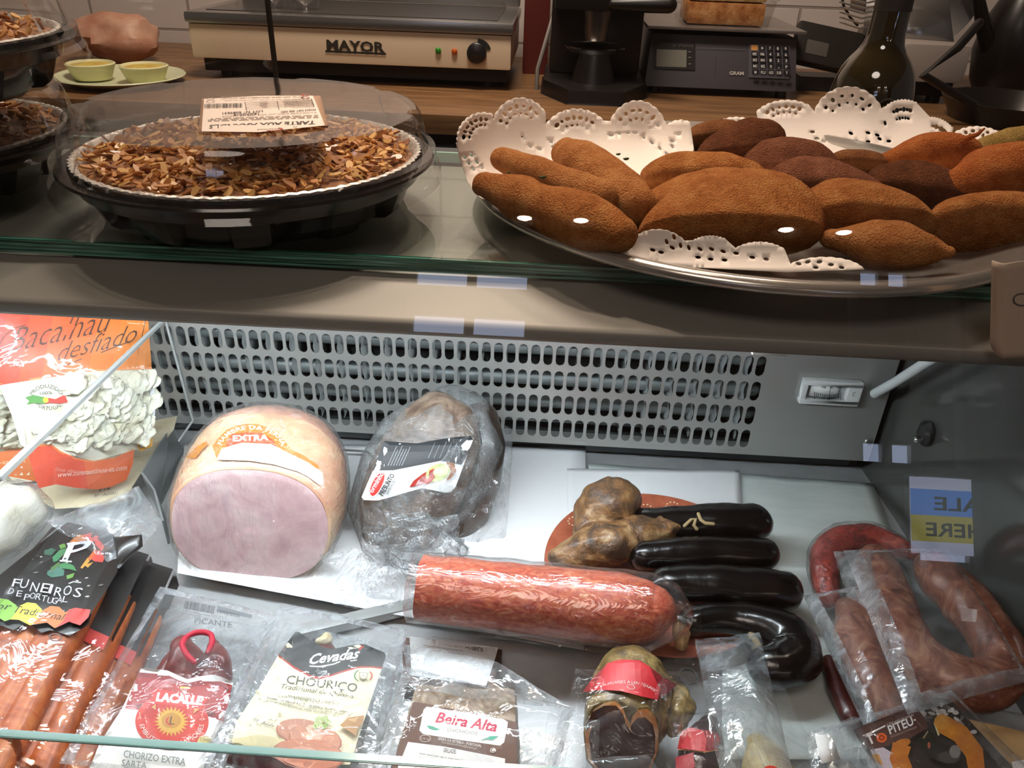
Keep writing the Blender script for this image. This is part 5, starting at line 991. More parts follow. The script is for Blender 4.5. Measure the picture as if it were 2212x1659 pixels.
# ------------------------------------------------------------------ pork block pack, brown label
t = thing('pork_block_pack', 'pressed pork block in a clear bag with a brown and white label', 'meat pack', Z(1000, 1640, .0))
m_brawn = nmat('pork_block', [(.28, '6d5540'), (.45, '937a62'), (.60, 'b7a48e'), (.74, 'd9cdb8')], 50, .45, .4, distort=2.5, detail=4, coat=.2)
bt4 = ZZ([(900, 1478, .044), (1112, 1488, .044), (1116, 1700, .030), (838, 1690, .030)]); pb = patch(bt4, 26, 26, wr=.0012, wsc=60)
def blk(u, v): return bil(bt4, u, v)
mb = MB(); n_ = 22
def blkf(u, v):
    a = u * 2 * pi; cx_, cy_ = cos(a), sin(a); e = .28; x = .5 + .5 * abs(cx_) ** e * (1 if cx_ > 0 else -1) * min(1, sin(pi * min(v, .5)) ** .35 if v < .18 else 1); y = .5 + .5 * abs(cy_) ** e * (1 if cy_ > 0 else -1) * (1 if v >= .18 else sin(pi * min(v, .5)) ** .35)
    p = bil(bt4, x, y); return V((p.x, p.y, max(.002, p.z - (0 if v < .18 else (v - .18) * .045))))
top_ = patch(bt4, 24, 24, wr=.001, wsc=70); sd = MB()
def sidef(u, v):
    k = u * 4; i = int(k) % 4; f_ = k - int(k); e = [(f_, 0), (1, f_), (1 - f_, 1), (0, 1 - f_)][i]; p = bil(bt4, *e); c = bil(bt4, .5, .5); o = (p - c).normalized() * (.0035 * sin(pi * v * .5)); return V((p.x + o.x, p.y + o.y, max(.0015, p.z - .034 * v)))
sd.grid(sidef, 80, 8, cu=True); sd.add(top_.v, top_.f); build(sd, 'pork_block', m_brawn, t, smooth=50, disp=(.0012, 90, 3))
A = Art(patch(bt4, 24, 24), .0016)
A.poly([(893, 1518), (930, 1524), (1000, 1538), (1070, 1552), (1116, 1562), (1116, 1700), (838, 1690)], '6b4a3c', 16)
A.poly([(922, 1529), (1000, 1541), (1088, 1556), (1097, 1562), (1096, 1572), (1089, 1606), (1080, 1613), (1000, 1602), (914, 1588), (906, 1580), (909, 1568), (915, 1536)], 'f4f4f2', 16)
A.text('Beira Alta', (940, 1562), (1072, 1583), (3, -22), 'd8305a', shear=.3, bold=.02); A.text('ENCHIDOS', (966, 1582), (1031, 1591), (1, -7.5), 'a9a19c')
for sx, sy, fl_ in ((938, 1575, 1), (1062, 1597, -1)): A.poly([(sx - 16, sy - 5 * fl_), (sx - 4, sy - 4), (sx + 14, sy + 4 * fl_), (sx + 2, sy + 5), (sx - 10, sy + 2)], '4fb59a'); A.line([(sx + 10 * fl_, sy), (sx + 22 * fl_, sy + 5)], 1.4, '4fb59a')
A.ell(919, 1598, 12.5, 8, 'cdbfb4'); A.ell(919, 1598, 11, 6.5, '6b4a3c'); A.text('R 08 102', (910, 1600), (928, 1602), (0, -4), 'cdbfb4')
A.text('SERRA DA ESTRELA - PORTUGAL', (946, 1601), (1040, 1617), (1, -5.5), 'e3d9d2', bold=.02); A.text('beiraltaenchidos@sapo.pt', (954, 1608), (1030, 1622), (1, -5), 'c9bbb0')
A.ell(1065, 1624, 6.5, 5.5, 'e8e2dd'); A.ring(1065, 1624, 5, 4.2, .35, '6b4a3c', .3, 4.8)
A.poly([(882, 1606), (960, 1616), (1091, 1642), (1088, 1720), (845, 1700)], 'f1f0ee', 16); A.text('GRILLADES', (958, 1628), (985, 1632), (1, -9), '55504c', bold=.02); A.lines((906, 1631), (1050, 1654), (-1, 8), 2, '9a9590', 1.6, 6)
A.build('label', t)
o_c = [(872, 1440, .046), (1240, 1530, .046), (1190, 1720, .036), (800, 1700, .036)]
pouch(o_c, t, m_pou, bulge=.010, seed=14, wr=.0022); backsheet(o_c, t, m_pou2, .03); seal(o_c, t, .010, (.05, .06, .02, .06), seed=7)
fl = patch(ZZ([(870, 1395, .044), (1060, 1425, .050), (1245, 1535, .046), (885, 1490, .046)]), 30, 20, wr=.002, wsc=50, ridge=.001, bulge=.003); build(fl, 'sealed_flange', m_pou2, t, smooth=80, recalc=False)
# ------------------------------------------------------------------ pack with a receipt label below the salami
t = thing('sticker_pack', 'dark pack with a white price sticker, under the salami', 'meat pack', Z(980, 1470, .0))
sp = ZZ([(868, 1376, .0180), (1085, 1404, .0180), (1062, 1492, .015), (872, 1480, .015)]); mbp = patch(sp, 20, 14, bulge=.002); bsl = MB(); bsl.add(mbp.v, mbp.f)
def slab(c4, th, nm, m, parent, bulge=.003, wr=.0008):
    a = patch(c4, 20, 20, bulge=bulge, wr=wr); b = [V((p.x, p.y, max(.001, p.z - th))) for p in a.v]; mb = MB(); mb.add(a.v, a.f); mb.add(b, [f[::-1] for f in a.f]); N = 20; o = len(a.v)
    e = [i for i in range(N)] + [N * j + N - 1 for j in range(1, N)] + [N * (N - 1) + i for i in range(N - 2, -1, -1)] + [N * j for j in range(N - 2, 0, -1)]
    mb.add([], []); 
    for i in range(len(e)): p, q = e[i], e[(i + 1) % len(e)]; mb.f.append((p, o + p, o + q, q)); mb.m.append(0)
    return build(mb, nm, m, parent, smooth=50), a
slab(sp, .014, 'meat_slab', nmat('slab_meat', [(.4, '4a3630'), (.6, '7a6258')], 40, .5, .3), t)
A = Art(mbp, .0016); A.poly([(885, 1378), (1076, 1402), (1050, 1484), (890, 1462)], 'dfe2e3', 16); A.text('0,580 kg', (1043, 1404), (1005, 1398), (0, 8), '5a5d60', bold=.02); A.text('17.90', (996, 1396), (958, 1391), (0, 7), '8a8d90'); A.lines((1040, 1393), (910, 1376), (0, 8), 1, '9a9da0', 1.4, 4); A.lines((1000, 1410), (915, 1398), (0, 8), 2, '9a9da0', 1.4, 5); A.build('price_sticker', t)
# ------------------------------------------------------------------ smoked loin with red label
m_loin = nmat('dark_loin_cut', [(.35, '3a211b'), (.55, '58352a'), (.7, '704838')], 26, .35, .3, coat=.3, distort=1); m_rind = nmat('olive_casing', [(.35, '4a3a22'), (.5, '7a653c'), (.65, 'a8925e')], 60, .4, .8, coat=.3, distort=1.5); m_fat = nmat('orange_fat', [(.3, 'b5551f'), (.5, 'd89455'), (.7, 'e7d3b4')], 70, .4, .3, coat=.2)
def redloin(dx, dy, label, full=True, s=1.0):
    f = lambda x, y: (1345 + dx + (x - 1345) * s, 1560 + dy + (y - 1560) * s)
    t = thing('smoked_loin_pack', label, 'meat pack', Z(*f(1345, 1640), 0), 'red labelled smoked meats')
    pth = [(1342, 1575, .038, 84), (1352, 1540, .037, 90), (1362, 1500, .038, 92), (1374, 1465, .038, 80), (1384, 1440, .036, 52)]
    o_, bm_ = saus([(*f(x, y), z, r * s) for x, y, z, r in pth], 'casing', m_rind, '', '', None, parent=t, mode='z', disp=(.0026, 50, 4 + dx * .01), n=34, ends=.15)
    A = Art(bm_, .0032); g = lambda L: [f(x, y) for x, y in L]
    A.poly(g([(1268, 1500), (1290, 1470), (1318, 1440), (1345, 1434), (1378, 1435), (1398, 1447), (1425, 1470), (1452, 1480), (1432, 1500), (1412, 1515), (1380, 1510), (1340, 1500), (1300, 1498)]), 'cb3038', 12)
    A.poly(g([(1268, 1500), (1290, 1470), (1316, 1442), (1300, 1472), (1288, 1500)]), '9e2b30', 10); A.poly(g([(1398, 1447), (1425, 1470), (1452, 1480), (1432, 1500), (1412, 1515), (1418, 1490)]), '80242a', 10)
    A.arc('PALADARES ALENTEJANOS', f(1352, 0)[0], f(0, 1512)[1], 62 * s, 30 * s, 222, 332, 6 * s, 'f0d8d4'); A.ring(*f(1362, 1490), 8 * s, 6 * s, .2, 'e8bcb8'); A.line(g([(1340, 1498), (1375, 1502)]), 1.2, 'e8bcb8')
    A.build('red_label', t)
    # cut face: dark meat with a notch, fat rim
    cf = [Z(*f(x, y), z) for x, y, z in ((1262, 1500, .062), (1445, 1515, .062), (1425, 1690, .020), (1258, 1680, .020))]; hst = patch(cf, 16, 16, bulge=.004); A = Art(hst, .0006, .0006)
    heart = [(1270, 1545), (1282, 1525), (1305, 1513), (1328, 1512), (1345, 1524), (1352, 1545), (1362, 1560), (1366, 1545), (1380, 1528), (1400, 1526), (1418, 1545), (1424, 1575), (1422, 1620), (1405, 1665), (1300, 1680), (1268, 1640), (1262, 1580)]
    cx_, cy_ = 1345, 1600; A.poly(g(heart), m_rind, 12); A.poly(g([(cx_ + (x - cx_) * .95, cy_ + (y - cy_) * .95) for x, y in heart]), m_fat, 12); A.poly(g([(cx_ + (x - cx_) * .86, cy_ + 6 + (y - cy_) * .80) for x, y in heart]), m_loin, 12)
    if full: A.poly(g([(1270, 1560), (1280, 1535), (1305, 1522), (1330, 1522), (1345, 1540), (1350, 1556), (1330, 1548), (1300, 1545), (1285, 1555), (1272, 1575)]), m_loin, 10)
    mbh = A.mb; build(mbh, 'cut_face', A.mats, t, smooth=40, recalc=False)
    return t, f
t, f = redloin(0, 0, 'smoked loin pack with a broad red label and dark heart-shaped cut face')
saus([(1452, 1468, .042, 10), (1462, 1495, .042, 22), (1470, 1530, .040, 32), (1462, 1562, .038, 24), (1450, 1585, .034, 8)], 'casing_knot', m_rind, '', '', None, parent=t, mode='z', disp=(.003, 90, 6))
pouch([(1243, 1444, .056), (1530, 1450, .054), (1580, 1710, .034), (1190, 1700, .030)], t, m_pou3, bulge=.016, seed=21, wr=.003)
pouch([(1185, 1540, .040), (1300, 1560, .052), (1290, 1710, .040), (1170, 1700, .030)], t, m_pou, 'film_corner', bulge=.005, seed=26, wr=.003, ridge=.002)
pouch([(1270, 1640, .060), (1400, 1630, .060), (1460, 1710, .050), (1230, 1700, .050)], t, m_pou, 'film_corner', bulge=.006, seed=29, wr=.003, ridge=.002)
hp = Z(1486, 1462, .0505); build(MB().lathe([(.0062, 0), (.0062, .0008), (.0052, .0008), (.0052, 0)], 24, hp), 'hang_hole_rim', mat('clear_plastic_rim', '3a3a3a', .2), t)
# second, mostly hidden red pack
t = thing('smoked_loin_pack', 'dark meat pack with a small red label, right of the heart-shaped loin', 'meat pack', Z(1520, 1650, 0), 'red labelled smoked meats')
o_, bm_ = saus([(1500, 1720, .026, 52), (1512, 1660, .030, 54), (1520, 1610, .032, 48), (1530, 1572, .032, 28)], 'casing', nmat('dark_casing', [(.35, '1e1213'), (.6, '3c2022')], 40, .3, .5, coat=.4), '', '', None, parent=t, mode='z', disp=(.002, 60, 8), n=30)
A = Art(bm_, .0022); A.poly([(1478, 1585), (1495, 1578), (1545, 1588), (1552, 1600), (1545, 1622), (1520, 1628), (1470, 1622)], 'cb3038', 10); A.poly([(1518, 1582), (1545, 1588), (1552, 1600), (1545, 1622), (1522, 1626), (1524, 1600)], '8e262b', 10); A.line([(1472, 1624), (1520, 1629), (1546, 1623)], 2, 'd8a23a'); A.poly([(1466, 1640), (1500, 1630), (1502, 1659), (1468, 1690)], 'b03038', 10); A.build('red_label', t)
pouch([(1440, 1545, .046), (1590, 1530, .046), (1600, 1720, .030), (1440, 1710, .030)], t, m_pou3, bulge=.012, seed=33, wr=.003)
# ------------------------------------------------------------------ pale knobbly sausage bag
t = thing('pale_sausage_pack', 'pale yellow knobbly sausage tip in a crinkled clear bag at the bottom edge', 'sausage pack', Z(1640, 1650, 0))
saus([(1690, 1750, .026, 70), (1665, 1690, .030, 62), (1645, 1645, .034, 46), (1630, 1610, .034, 22)], 'sausage', nmat('pale_sausage', [(.3, '8c7448'), (.5, 'c3ad72'), (.7, 'dccd9c')], 60, .5, .5, distort=1.5), '', '', None, parent=t, mode='z', disp=(.004, 70, 2), n=30)
A = Art(patch(ZZ([(1600, 1630, .056), (1720, 1630, .056), (1720, 1720, .05), (1600, 1720, .05)]), 4, 4)); A.ell(1664, 1666, 18, 12, 'c6362c'); A.build('red_sticker', t)
pouch([(1500, 1385, .040), (1640, 1368, .040), (1720, 1700, .050), (1560, 1700, .050)], t, m_pou2, bulge=.010, seed=41, wr=.003, ridge=.002)
pouch([(1660, 1465, .034), (1690, 1480, .036), (1800, 1700, .040), (1640, 1700, .044)], t, m_pou, 'film_fold', bulge=.004, seed=44, wr=.003, ridge=.001)
pouch([(1500, 1395, .044), (1625, 1372, .046), (1665, 1560, .046), (1530, 1600, .046)], t, film('dark_label_film', haze=.30, rough=.08, bump=.6, bsc=30, f0=.10, hazecol=(.42, .43, .48)), 'printed_film', bulge=.004, seed=47, wr=.002)
# ------------------------------------------------------------------ brown pack with sausage picture
t = thing('alheira_pack', 'pack with brown banner and a picture of a golden horseshoe sausage', 'sausage pack', Z(2030, 1640, 0))
cc = ZZ([(1838, 1580, .046), (2040, 1505, .046), (2240, 1720, .034), (1960, 1760, .034)]); cb = patch(cc, 24, 24, bulge=.003); A = Art(cb, .0003)
A.poly([(1842, 1577), (2035, 1505), (2060, 1520), (2110, 1575), (2190, 1660), (2240, 1720), (1950, 1745), (1880, 1640)], '3a322c', 16)
r = random.Random(5)
def inpoly(x, y): return (x - 1842) * (1505 - 1577) - (y - 1577) * (2035 - 1842) < 0
for k in range(70):
    x, y = r.uniform(1990, 2120), r.uniform(1512, 1585)
    if y < 1512 + max(0, x - 2040) * .95 + 6 or y > 1550 + (x - 1990) * .40: continue
    A.ell(x, y, r.uniform(5, 11), r.uniform(3, 6), r.choice(('cdc5bf', 'b3aaa3', 'e0dad6', '6a5f56')), r.uniform(-1, 1), n=8)
A.poly([(1842, 1577), (1965, 1531), (1975, 1528), (1998, 1560), (2003, 1575), (1960, 1600), (1880, 1625)], '5b3a31', 14)
A.ell(2003, 1519, 10, 4, 'c4583a', -.3); A.text('TOPITEU', (1872, 1608), (1970, 1571), (7, -19), 'f2ece8', bold=.02) if 0 else None
A.text('T', (1874, 1611), (1890, 1606), (-8, -18), 'f2ece8', bold=.03); A.ell(1902, 1597, 11.5, 10.5, 'e0642c', n=20); A.ring(1902, 1597, 6, 5.5, .4, '8a3414'); A.text('PITEU', (1920, 1590), (1972, 1569), (-6, -17), 'f2ece8', bold=.02)
A.line([(1861, 1593), (1880, 1586), (1900, 1577), (1910, 1572)], 3, 'f2ece8'); A.text('o bom gosto da tradição', (1913, 1572), (1971, 1551), (-1, -5), 'd8c6bc', shear=.3); A.text('ENCHIDOS E FUMADOS', (1922, 1598), (1977, 1577), (-1, -4.5), 'b39a8e'); A.ell(1973, 1560, 2.5, 2, 'd8c6bc')
A.poly([(1878, 1622), (1905, 1618), (1925, 1630), (1940, 1659), (1950, 1720), (1910, 1690)], 'd5c9d4', 14); A.poly([(1882, 1632), (1895, 1632), (1905, 1655), (1892, 1650)], 'd99a48', 12)
hs = [(1945, 1612), (1938, 1640), (1958, 1690), (2010, 1715), (2070, 1705), (2105, 1670), (2100, 1630), (2070, 1590), (2030, 1567)]
m_gs = nmat('print_golden_sausage', [(.35, 'c06a1e'), (.55, 'dd9028'), (.7, 'e9a83c')], 60, .45, 0)
A.line(hs, 40, m_gs); A.ell(1945, 1610, 19, 9, m_gs, -.3); A.ell(2030, 1566, 16, 18, m_gs)
A.poly([(2012, 1565), (2018, 1575), (2026, 1592), (2022, 1594)], 'd9cfa0'); A.ell(2030, 1625, 35, 24, '2e2823'); A.ell(2045, 1640, 24, 13, '4a433c'); A.ell(2058, 1628, 12, 14, '8b8580'); A.ell(2000, 1604, 16, 18, '2a2a1c', .4); A.line([(1990, 1600), (2000, 1585)], 3, 'a08a68'); A.ell(2002, 1615, 3, 7, 'b0583a')
A.poly([(2180, 1650), (2240, 1640), (2250, 1720), (2190, 1720)], 'e6e0de')
A.build('printed_label', t)
o_c = [(1742, 1585, .046), (2055, 1492, .050), (2300, 1740, .036), (1850, 1760, .036)]
pouch(o_c, t, m_pou3, bulge=.007, seed=51, wr=.0022); pouch([(1742, 1585, .046), (1850, 1550, .050), (1945, 1740, .046), (1760, 1740, .036)], t, m_pou2, 'film_margin', bulge=.004, seed=55, wr=.003, ridge=.002); backsheet(o_c, t, m_pou2, .03); seal(o_c, t, .007, (.06, .03, .02, .10), seed=9)
build(MB().add(ZZ([(1760, 1590, .050), (1795, 1585, .050), (1815, 1640, .048), (1775, 1650, .048)]), [(0, 1, 2, 3)]), 'white_sticker', mat('card_white', 'f0efec', .6), t, solid=.0004)
# tan wedge at the lower right corner
t = thing('tan_cheese_wedge', 'tan wedge in crinkled film at the lower right corner', 'cheese', Z(2180, 1620, 0))
slab(ZZ([(2085, 1552, .040), (2300, 1600, .040), (2320, 1740, .030), (2190, 1680, .030)]), .026, 'wedge', nmat('tan_rind', [(.4, 'b58a4e'), (.6, 'c9a066')], 40, .5, .2), t, bulge=.003)
pouch([(2060, 1522, .036), (2330, 1560, .036), (2330, 1740, .040), (2180, 1700, .046)], t, m_pou, bulge=.006, seed=61, wr=.003, ridge=.002)
# ------------------------------------------------------------------ sausages in bags at the right
m_rs = nmat('coarse_sausage', [(.28, '4f2a20'), (.42, '7a4533'), (.55, '96604a'), (.66, 'b48468'), (.76, '8a5a3a')], 48, .38, .4, distort=2.2, detail=5, coat=.3, bsc=120)
t = thing('sausage_ring_pack', 'large horseshoe sausage in a clear bag leaning on the dark end panel', 'sausage pack', Z(2050, 1490, 0))
saus([(1893, 1222, .048, 46), (1912, 1290, .046, 56), (1940, 1365, .044, 58), (1985, 1430, .042, 60), (2060, 1472, .042, 60), (2130, 1476, .044, 58), (2165, 1440, .048, 54), (2140, 1370, .052, 54), (2085, 1300, .054, 54), (2020, 1235, .054, 46)], 'sausage', m_rs, '', '', None, parent=t, mode='z', disp=(.0016, 60, 3), n=28)
fpk = patch(ZZ([(1822, 1190, .062), (2048, 1186, .068), (2228, 1470, .066), (1960, 1545, .052)]), 50, 50, bulge=.012, wr=.0022, seed=71); po = build(fpk, 'pouch_film', m_pou, t, smooth=80, recalc=False)
A = Art(fpk, .0004); A.poly([(2074, 1313), (2110, 1318), (2108, 1345), (2076, 1342)], 'cbb3ae'); A.poly([(2098, 1316), (2110, 1318), (2108, 1345), (2100, 1344)], 'e0d2ce'); A.build('small_sticker', po); seal([(1822, 1190, .062), (2048, 1186, .068), (2228, 1470, .066), (1960, 1545, .052)], t, .012, (.05, .05, .07, .14), seed=11)
pouch([(1800, 1190, .056), (1880, 1195, .062), (1900, 1330, .060), (1830, 1290, .050)], t, m_pou2, 'film_margin', bulge=.004, seed=73, wr=.003)
t = thing('sausage_pack', 'smaller coarse sausage in a clear bag, left of the horseshoe one', 'sausage pack', Z(1880, 1560, 0))
saus([(1836, 1318, .032, 30), (1848, 1370, .034, 42), (1868, 1430, .034, 46), (1898, 1490, .032, 44), (1935, 1545, .028, 36)], 'sausage', m_rs, '', '', None, parent=t, mode='z', disp=(.0016, 60, 5), n=26)
pouch([(1735, 1288, .034), (1850, 1268, .046), (2010, 1560, .046), (1880, 1600, .034)], t, m_pou, bulge=.014, seed=81, wr=.0024); seal([(1735, 1288, .034), (1850, 1268, .046), (2010, 1560, .046), (1880, 1600, .034)], t, .014, (.08, .10, .06, .22), seed=13)
saus([(1792, 1430, .012, 16), (1812, 1490, .013, 24), (1838, 1550, .012, 24)], 'shaded_sausage', nmat('shadow_sausage', [(.4, '3f1714'), (.6, '64302a')], 40, .35, .4, coat=.3), 'thin sausage with shade in its colour, on the paper left of the smaller bagged sausage', 'sausage', None, mode='z')  # the shadow it lies in is put into its dark reddish colour
t = thing('wrapped_chorizo', 'red chorizo bent in stretch film behind the bagged sausages', 'sausage', Z(1790, 1260, 0))
cz = [(1790, 1290, .020, 24), (1782, 1245, .024, 30), (1785, 1200, .028, 34), (1820, 1168, .032, 34), (1880, 1162, .034, 30), (1940, 1182, .034, 24), (1972, 1196, .034, 14)]
saus(cz, 'chorizo', nmat('red_chorizo', [(.35, '6f221c'), (.5, '9a3528'), (.68, 'b8503a')], 60, .35, .4, coat=.3, distort=2), '', '', None, parent=t, mode='z', disp=(.0012, 80, 6), n=24)
saus([(x, y, z + .0006, r + 5) for x, y, z, r in cz], 'film_wrap', m_wrap, '', '', None, parent=t, mode='z', disp=(.0016, 110, 9), n=36)
m_pou4 = film('printed_pouch_clear', haze=.03, rough=.05, bump=.28, bsc=26, f0=.03, fp=3.6, distort=2.0, k=.8, wisp=22)
# ================================================================== left side: cod bags and smoked sausage packs
m_cod = nmat('salt_cod_flakes', [(.3, 'cfc9ab'), (.5, 'e8e5d0'), (.7, 'f5f3e6')], 50, .6, .5, bsc=180, sss=.1)
t = thing('cod_bag', 'large red and orange bag of shredded salt cod with a clear window', 'food bag', V((-.40, .56, .02)))
bg = [Y(-70, 640, .545), Y(337, 690, .612), Y(300, 1060, .528), Y(70, 1075, .484)]
def bagf(u, v):
    p = bil(bg, u, v); n = (bg[1] - bg[0]).cross(bg[3] - bg[0]).normalized(); n = n if n.dot(C - bg[0]) > 0 else -n
    return p + n * (.012 * (16 * u * (1 - u) * v * (1 - v)) ** .7 + .0012 * noise.noise(p * 50))
hb = MB().grid(bagf, 40, 40); A = Art(hb, .0005)
OUT = [(-60, 640), (0, 642), (310, 668), (318, 690), (322, 760), (330, 820), (335, 890), (328, 960), (300, 975), (285, 1000), (272, 1036), (240, 1050), (208, 1056), (160, 1052), (121, 1045), (84, 1054), (70, 1010), (58, 968), (30, 900), (0, 832), (-60, 840)]
A.poly([(0, 832), (72, 821), (202, 802), (327, 796), (335, 890), (328, 960), (286, 973), (202, 996), (130, 977), (110, 961), (58, 968), (30, 900)], m_cod, 14)
# printed top: red running into orange
strip = ['e2483c', 'e2513c', 'e35c3c', 'e4683c', 'e5743c', 'e6803e', 'e6883f', 'e58c42']
def topline(x): return 642 + (x + 0) * .085 if x < 310 else 668
def botline(x): return 832 - x * .16 if x < 72 else (820 - (x - 72) * .145 if x < 202 else 801 - (x - 202) * .04)
for k in range(8):
    x0, x1 = -60 + k * 50, -60 + (k + 1) * 50; x1 = min(x1, 326); sh = 30
    A.poly([(max(-60, x0 + sh), topline(x0 + sh)), (min(318, x1 + sh), topline(min(318, x1 + sh))), (min(326, x1), botline(min(326, x1))), (x0, botline(x0))], strip[k], 16)
A.poly([(-60, 642), (-20, 642), (-60, 842)], strip[0], 16)
A.line([(0, 830), (72, 819), (202, 800), (327, 795)], 4, 'e9925a')
A.poly([(0, 832), (25, 828), (40, 860), (50, 900), (58, 968), (46, 960), (30, 905)], 'e9e9e6', 14); A.poly([(318, 800), (329, 797), (335, 890), (331, 905), (318, 905)], 'd9dde4', 12); A.poly([(306, 912), (334, 900), (328, 965), (300, 975), (296, 960)], 'e4ad4e', 12)
A.poly([(58, 968), (84, 962), (110, 960), (130, 976), (165, 990), (202, 997), (245, 990), (288, 972), (286, 1000), (272, 1036), (240, 1050), (208, 1056), (160, 1052), (121, 1045), (84, 1054), (70, 1010)], 'e0563c', 14); A.poly([(180, 993), (202, 997), (245, 990), (288, 972), (286, 1000), (272, 1036), (240, 1050), (208, 1056), (190, 1054)], 'e66f42', 14)
A.line([(58, 968), (84, 962), (110, 960), (130, 976), (165, 990), (202, 997), (245, 990), (288, 972)], 4, 'ea8a50')
A.text('Bacalhau', (20, 762), (236, 716), (8, -52), '5b3a30', shear=.35, bold=-.012); A.text('desfiado', (124, 782), (292, 738), (6, -40), '5b3a30', shear=.35, bold=-.012)
A.line([(113, 798), (150, 786), (176, 776)], 2, '5b3a30'); A.line([(217, 762), (250, 749), (285, 736)], 2, '5b3a30'); A.line([(0, 745), (10, 725), (35, 708), (55, 703)], 2, '5b3a30')
A.arc('PRODUZIDO', 101, 868, 34, 30, 208, 330, 8, '6f7060', bold=.01); A.text('100%', (86, 853), (113, 851), (0, -7), '6f7060', bold=.01); A.arc('PORTUGAL', 107, 856, 36, 30, 145, 38, 8, '6f7060', inner=True, bold=.01); A.text('em', (103, 881), (111, 880), (0, -4), '6f7060')
A.poly([(55, 858), (72, 853), (98, 858), (98, 872), (72, 870), (58, 874), (64, 866)], '5f9a50', 10); A.poly([(98, 858), (120, 862), (140, 852), (146, 868), (130, 872), (110, 870), (98, 872)], 'd8463c', 10); A.ell(99, 864, 6, 6, 'e9d23c')
A.text('www.constantinos-sa.com', (123, 1030), (272, 1014), (2, -11), 'f2c7b4', bold=.012); A.text('Dicas saborosas em:', (120, 1016), (200, 1022), (1, -7), 'eeb09a')
A.build('bag_front', t)
# real lumps of cod showing in the window
fk = MB(); r = random.Random(8); W0 = Art(hb, .0016)
for k in range(125):
    x, y = r.uniform(80, 318), r.uniform(820, 975)
    if (x < 155 and y < 908) or y > (940 if x < 130 else 945 + max(0, 22 - abs(x - 205) * .35)): continue
    p = W0.P(x, y); s_ = r.uniform(.0065, .0125); fk.blob(p, (s_, s_ * .85, s_ * .36), R=Matrix.Rotation(radians(35), 3, 'X') @ Matrix.Rotation(r.uniform(0, 6), 3, 'Z'), amp=.5, sc=1.8, seed=k, nu=22, nv=14)
build(fk, 'cod_flakes', m_cod, t, smooth=70, disp=(.0006, 220), kind='stuff')
fz = MB().grid(lambda u, v: bagf(u, v) + (C - bg[0]).normalized() * .010, 50, 50)
A2 = Art(fz, 0, 0); A2.poly(OUT, m_pou4, 12); build(A2.mb, 'clear_film', m_pou4, t, smooth=80, recalc=False, disp=(.0022, 38, 3))
# second cod bag behind, at the frame's edge
t = thing('cod_bag', 'second shredded cod bag peeping out at the left edge behind the big one', 'food bag', V((-.52, .50, .02)))
b2_ = [Y(-220, 800, .59), Y(70, 830, .60), Y(90, 1040, .545), Y(-150, 1080, .52)]; h2 = patch(b2_, 20, 20, bulge=.006); A = Art(h2, .0005)
A.poly([(-200, 810), (40, 830), (66, 960), (70, 1040), (-140, 1060)], m_cod, 16); A.poly([(-190, 985), (0, 976), (62, 966), (70, 1010), (80, 1040), (0, 1025), (-140, 1050)], 'e07a40', 14); A.text('-sa.com', (0, 1003), (54, 999), (1, -9), 'f0c39c', bold=.01); A.build('bag_front', t)
fk = MB(); W0 = Art(h2, .001)
for k in range(26):
    p = W0.P(r.uniform(-60, 50), r.uniform(860, 965)); s_ = r.uniform(.006, .011); fk.blob(p, (s_, s_ * .8, s_ * .35), R=Matrix.Rotation(r.uniform(0, 6), 3, 'Z') @ Matrix.Rotation(radians(45), 3, 'X'), amp=.5, sc=1.7, seed=k + 200, nu=18, nv=10)
build(fk, 'cod_flakes', m_cod, t, smooth=60, kind='stuff')
# cream bag lying under the cod bag
t = thing('cream_bag', 'cream bag lying under the big cod bag against the grey tray divider', 'food bag', V((-.37, .50, .0)))
h3 = patch([Y(70, 1035, .531), Y(392, 895, .612), Y(322, 1010, .556), Y(150, 1110, .489)], 24, 24, bulge=.004, wr=.0015); A = Art(h3, .0004)
A.poly([(60, 1070), (200, 1000), (300, 915), (383, 899), (376, 928), (310, 1015), (268, 1080), (200, 1095), (120, 1100)], nmat('cream_print', [(.4, 'cfc2a0'), (.6, 'e0d6ba')], 30, .5, .1), 14)
A.text('WE', (212, 1064), (242, 1056), (2, -11), '8a8272', bold=.02, shear=.2); A.text('BACALHAU', (204, 1074), (254, 1068), (1, -6), '8a8272', bold=.015); A.lines((330, 925), (350, 921), (0, 5), 3, 'a89c80', 1.2, 3); A.lines((286, 980), (304, 976), (0, 5), 3, 'a89c80', 1.2, 4)
build(A.mb, 'bag_front', A.mats, t, smooth=40, recalc=False)
# white wrapped block
t = thing('wrapped_cheese', 'pale crumbly block in cling film at the left edge above the black packs', 'cheese', V((-.38, .40, .0)))
mbq = MB().blob(Z(-10, 1120, .040), (.030, .034, .026), R=Matrix.Rotation(.5, 3, 'Z'), amp=.35, sc=1.6, seed=3, nu=36, nv=22); build(mbq, 'block', nmat('pale_block', [(.35, 'e6e0c6'), (.6, 'f8f5e8')], 40, .6, .5), t, smooth=70, disp=(.002, 60))
mbq = MB().blob(Z(-10, 1120, .040), (.034, .038, .029), R=Matrix.Rotation(.5, 3, 'Z'), amp=.35, sc=1.6, seed=3, nu=44, nv=26); build(mbq, 'film_wrap', m_wrap, t, smooth=80, disp=(.004, 60, 5))
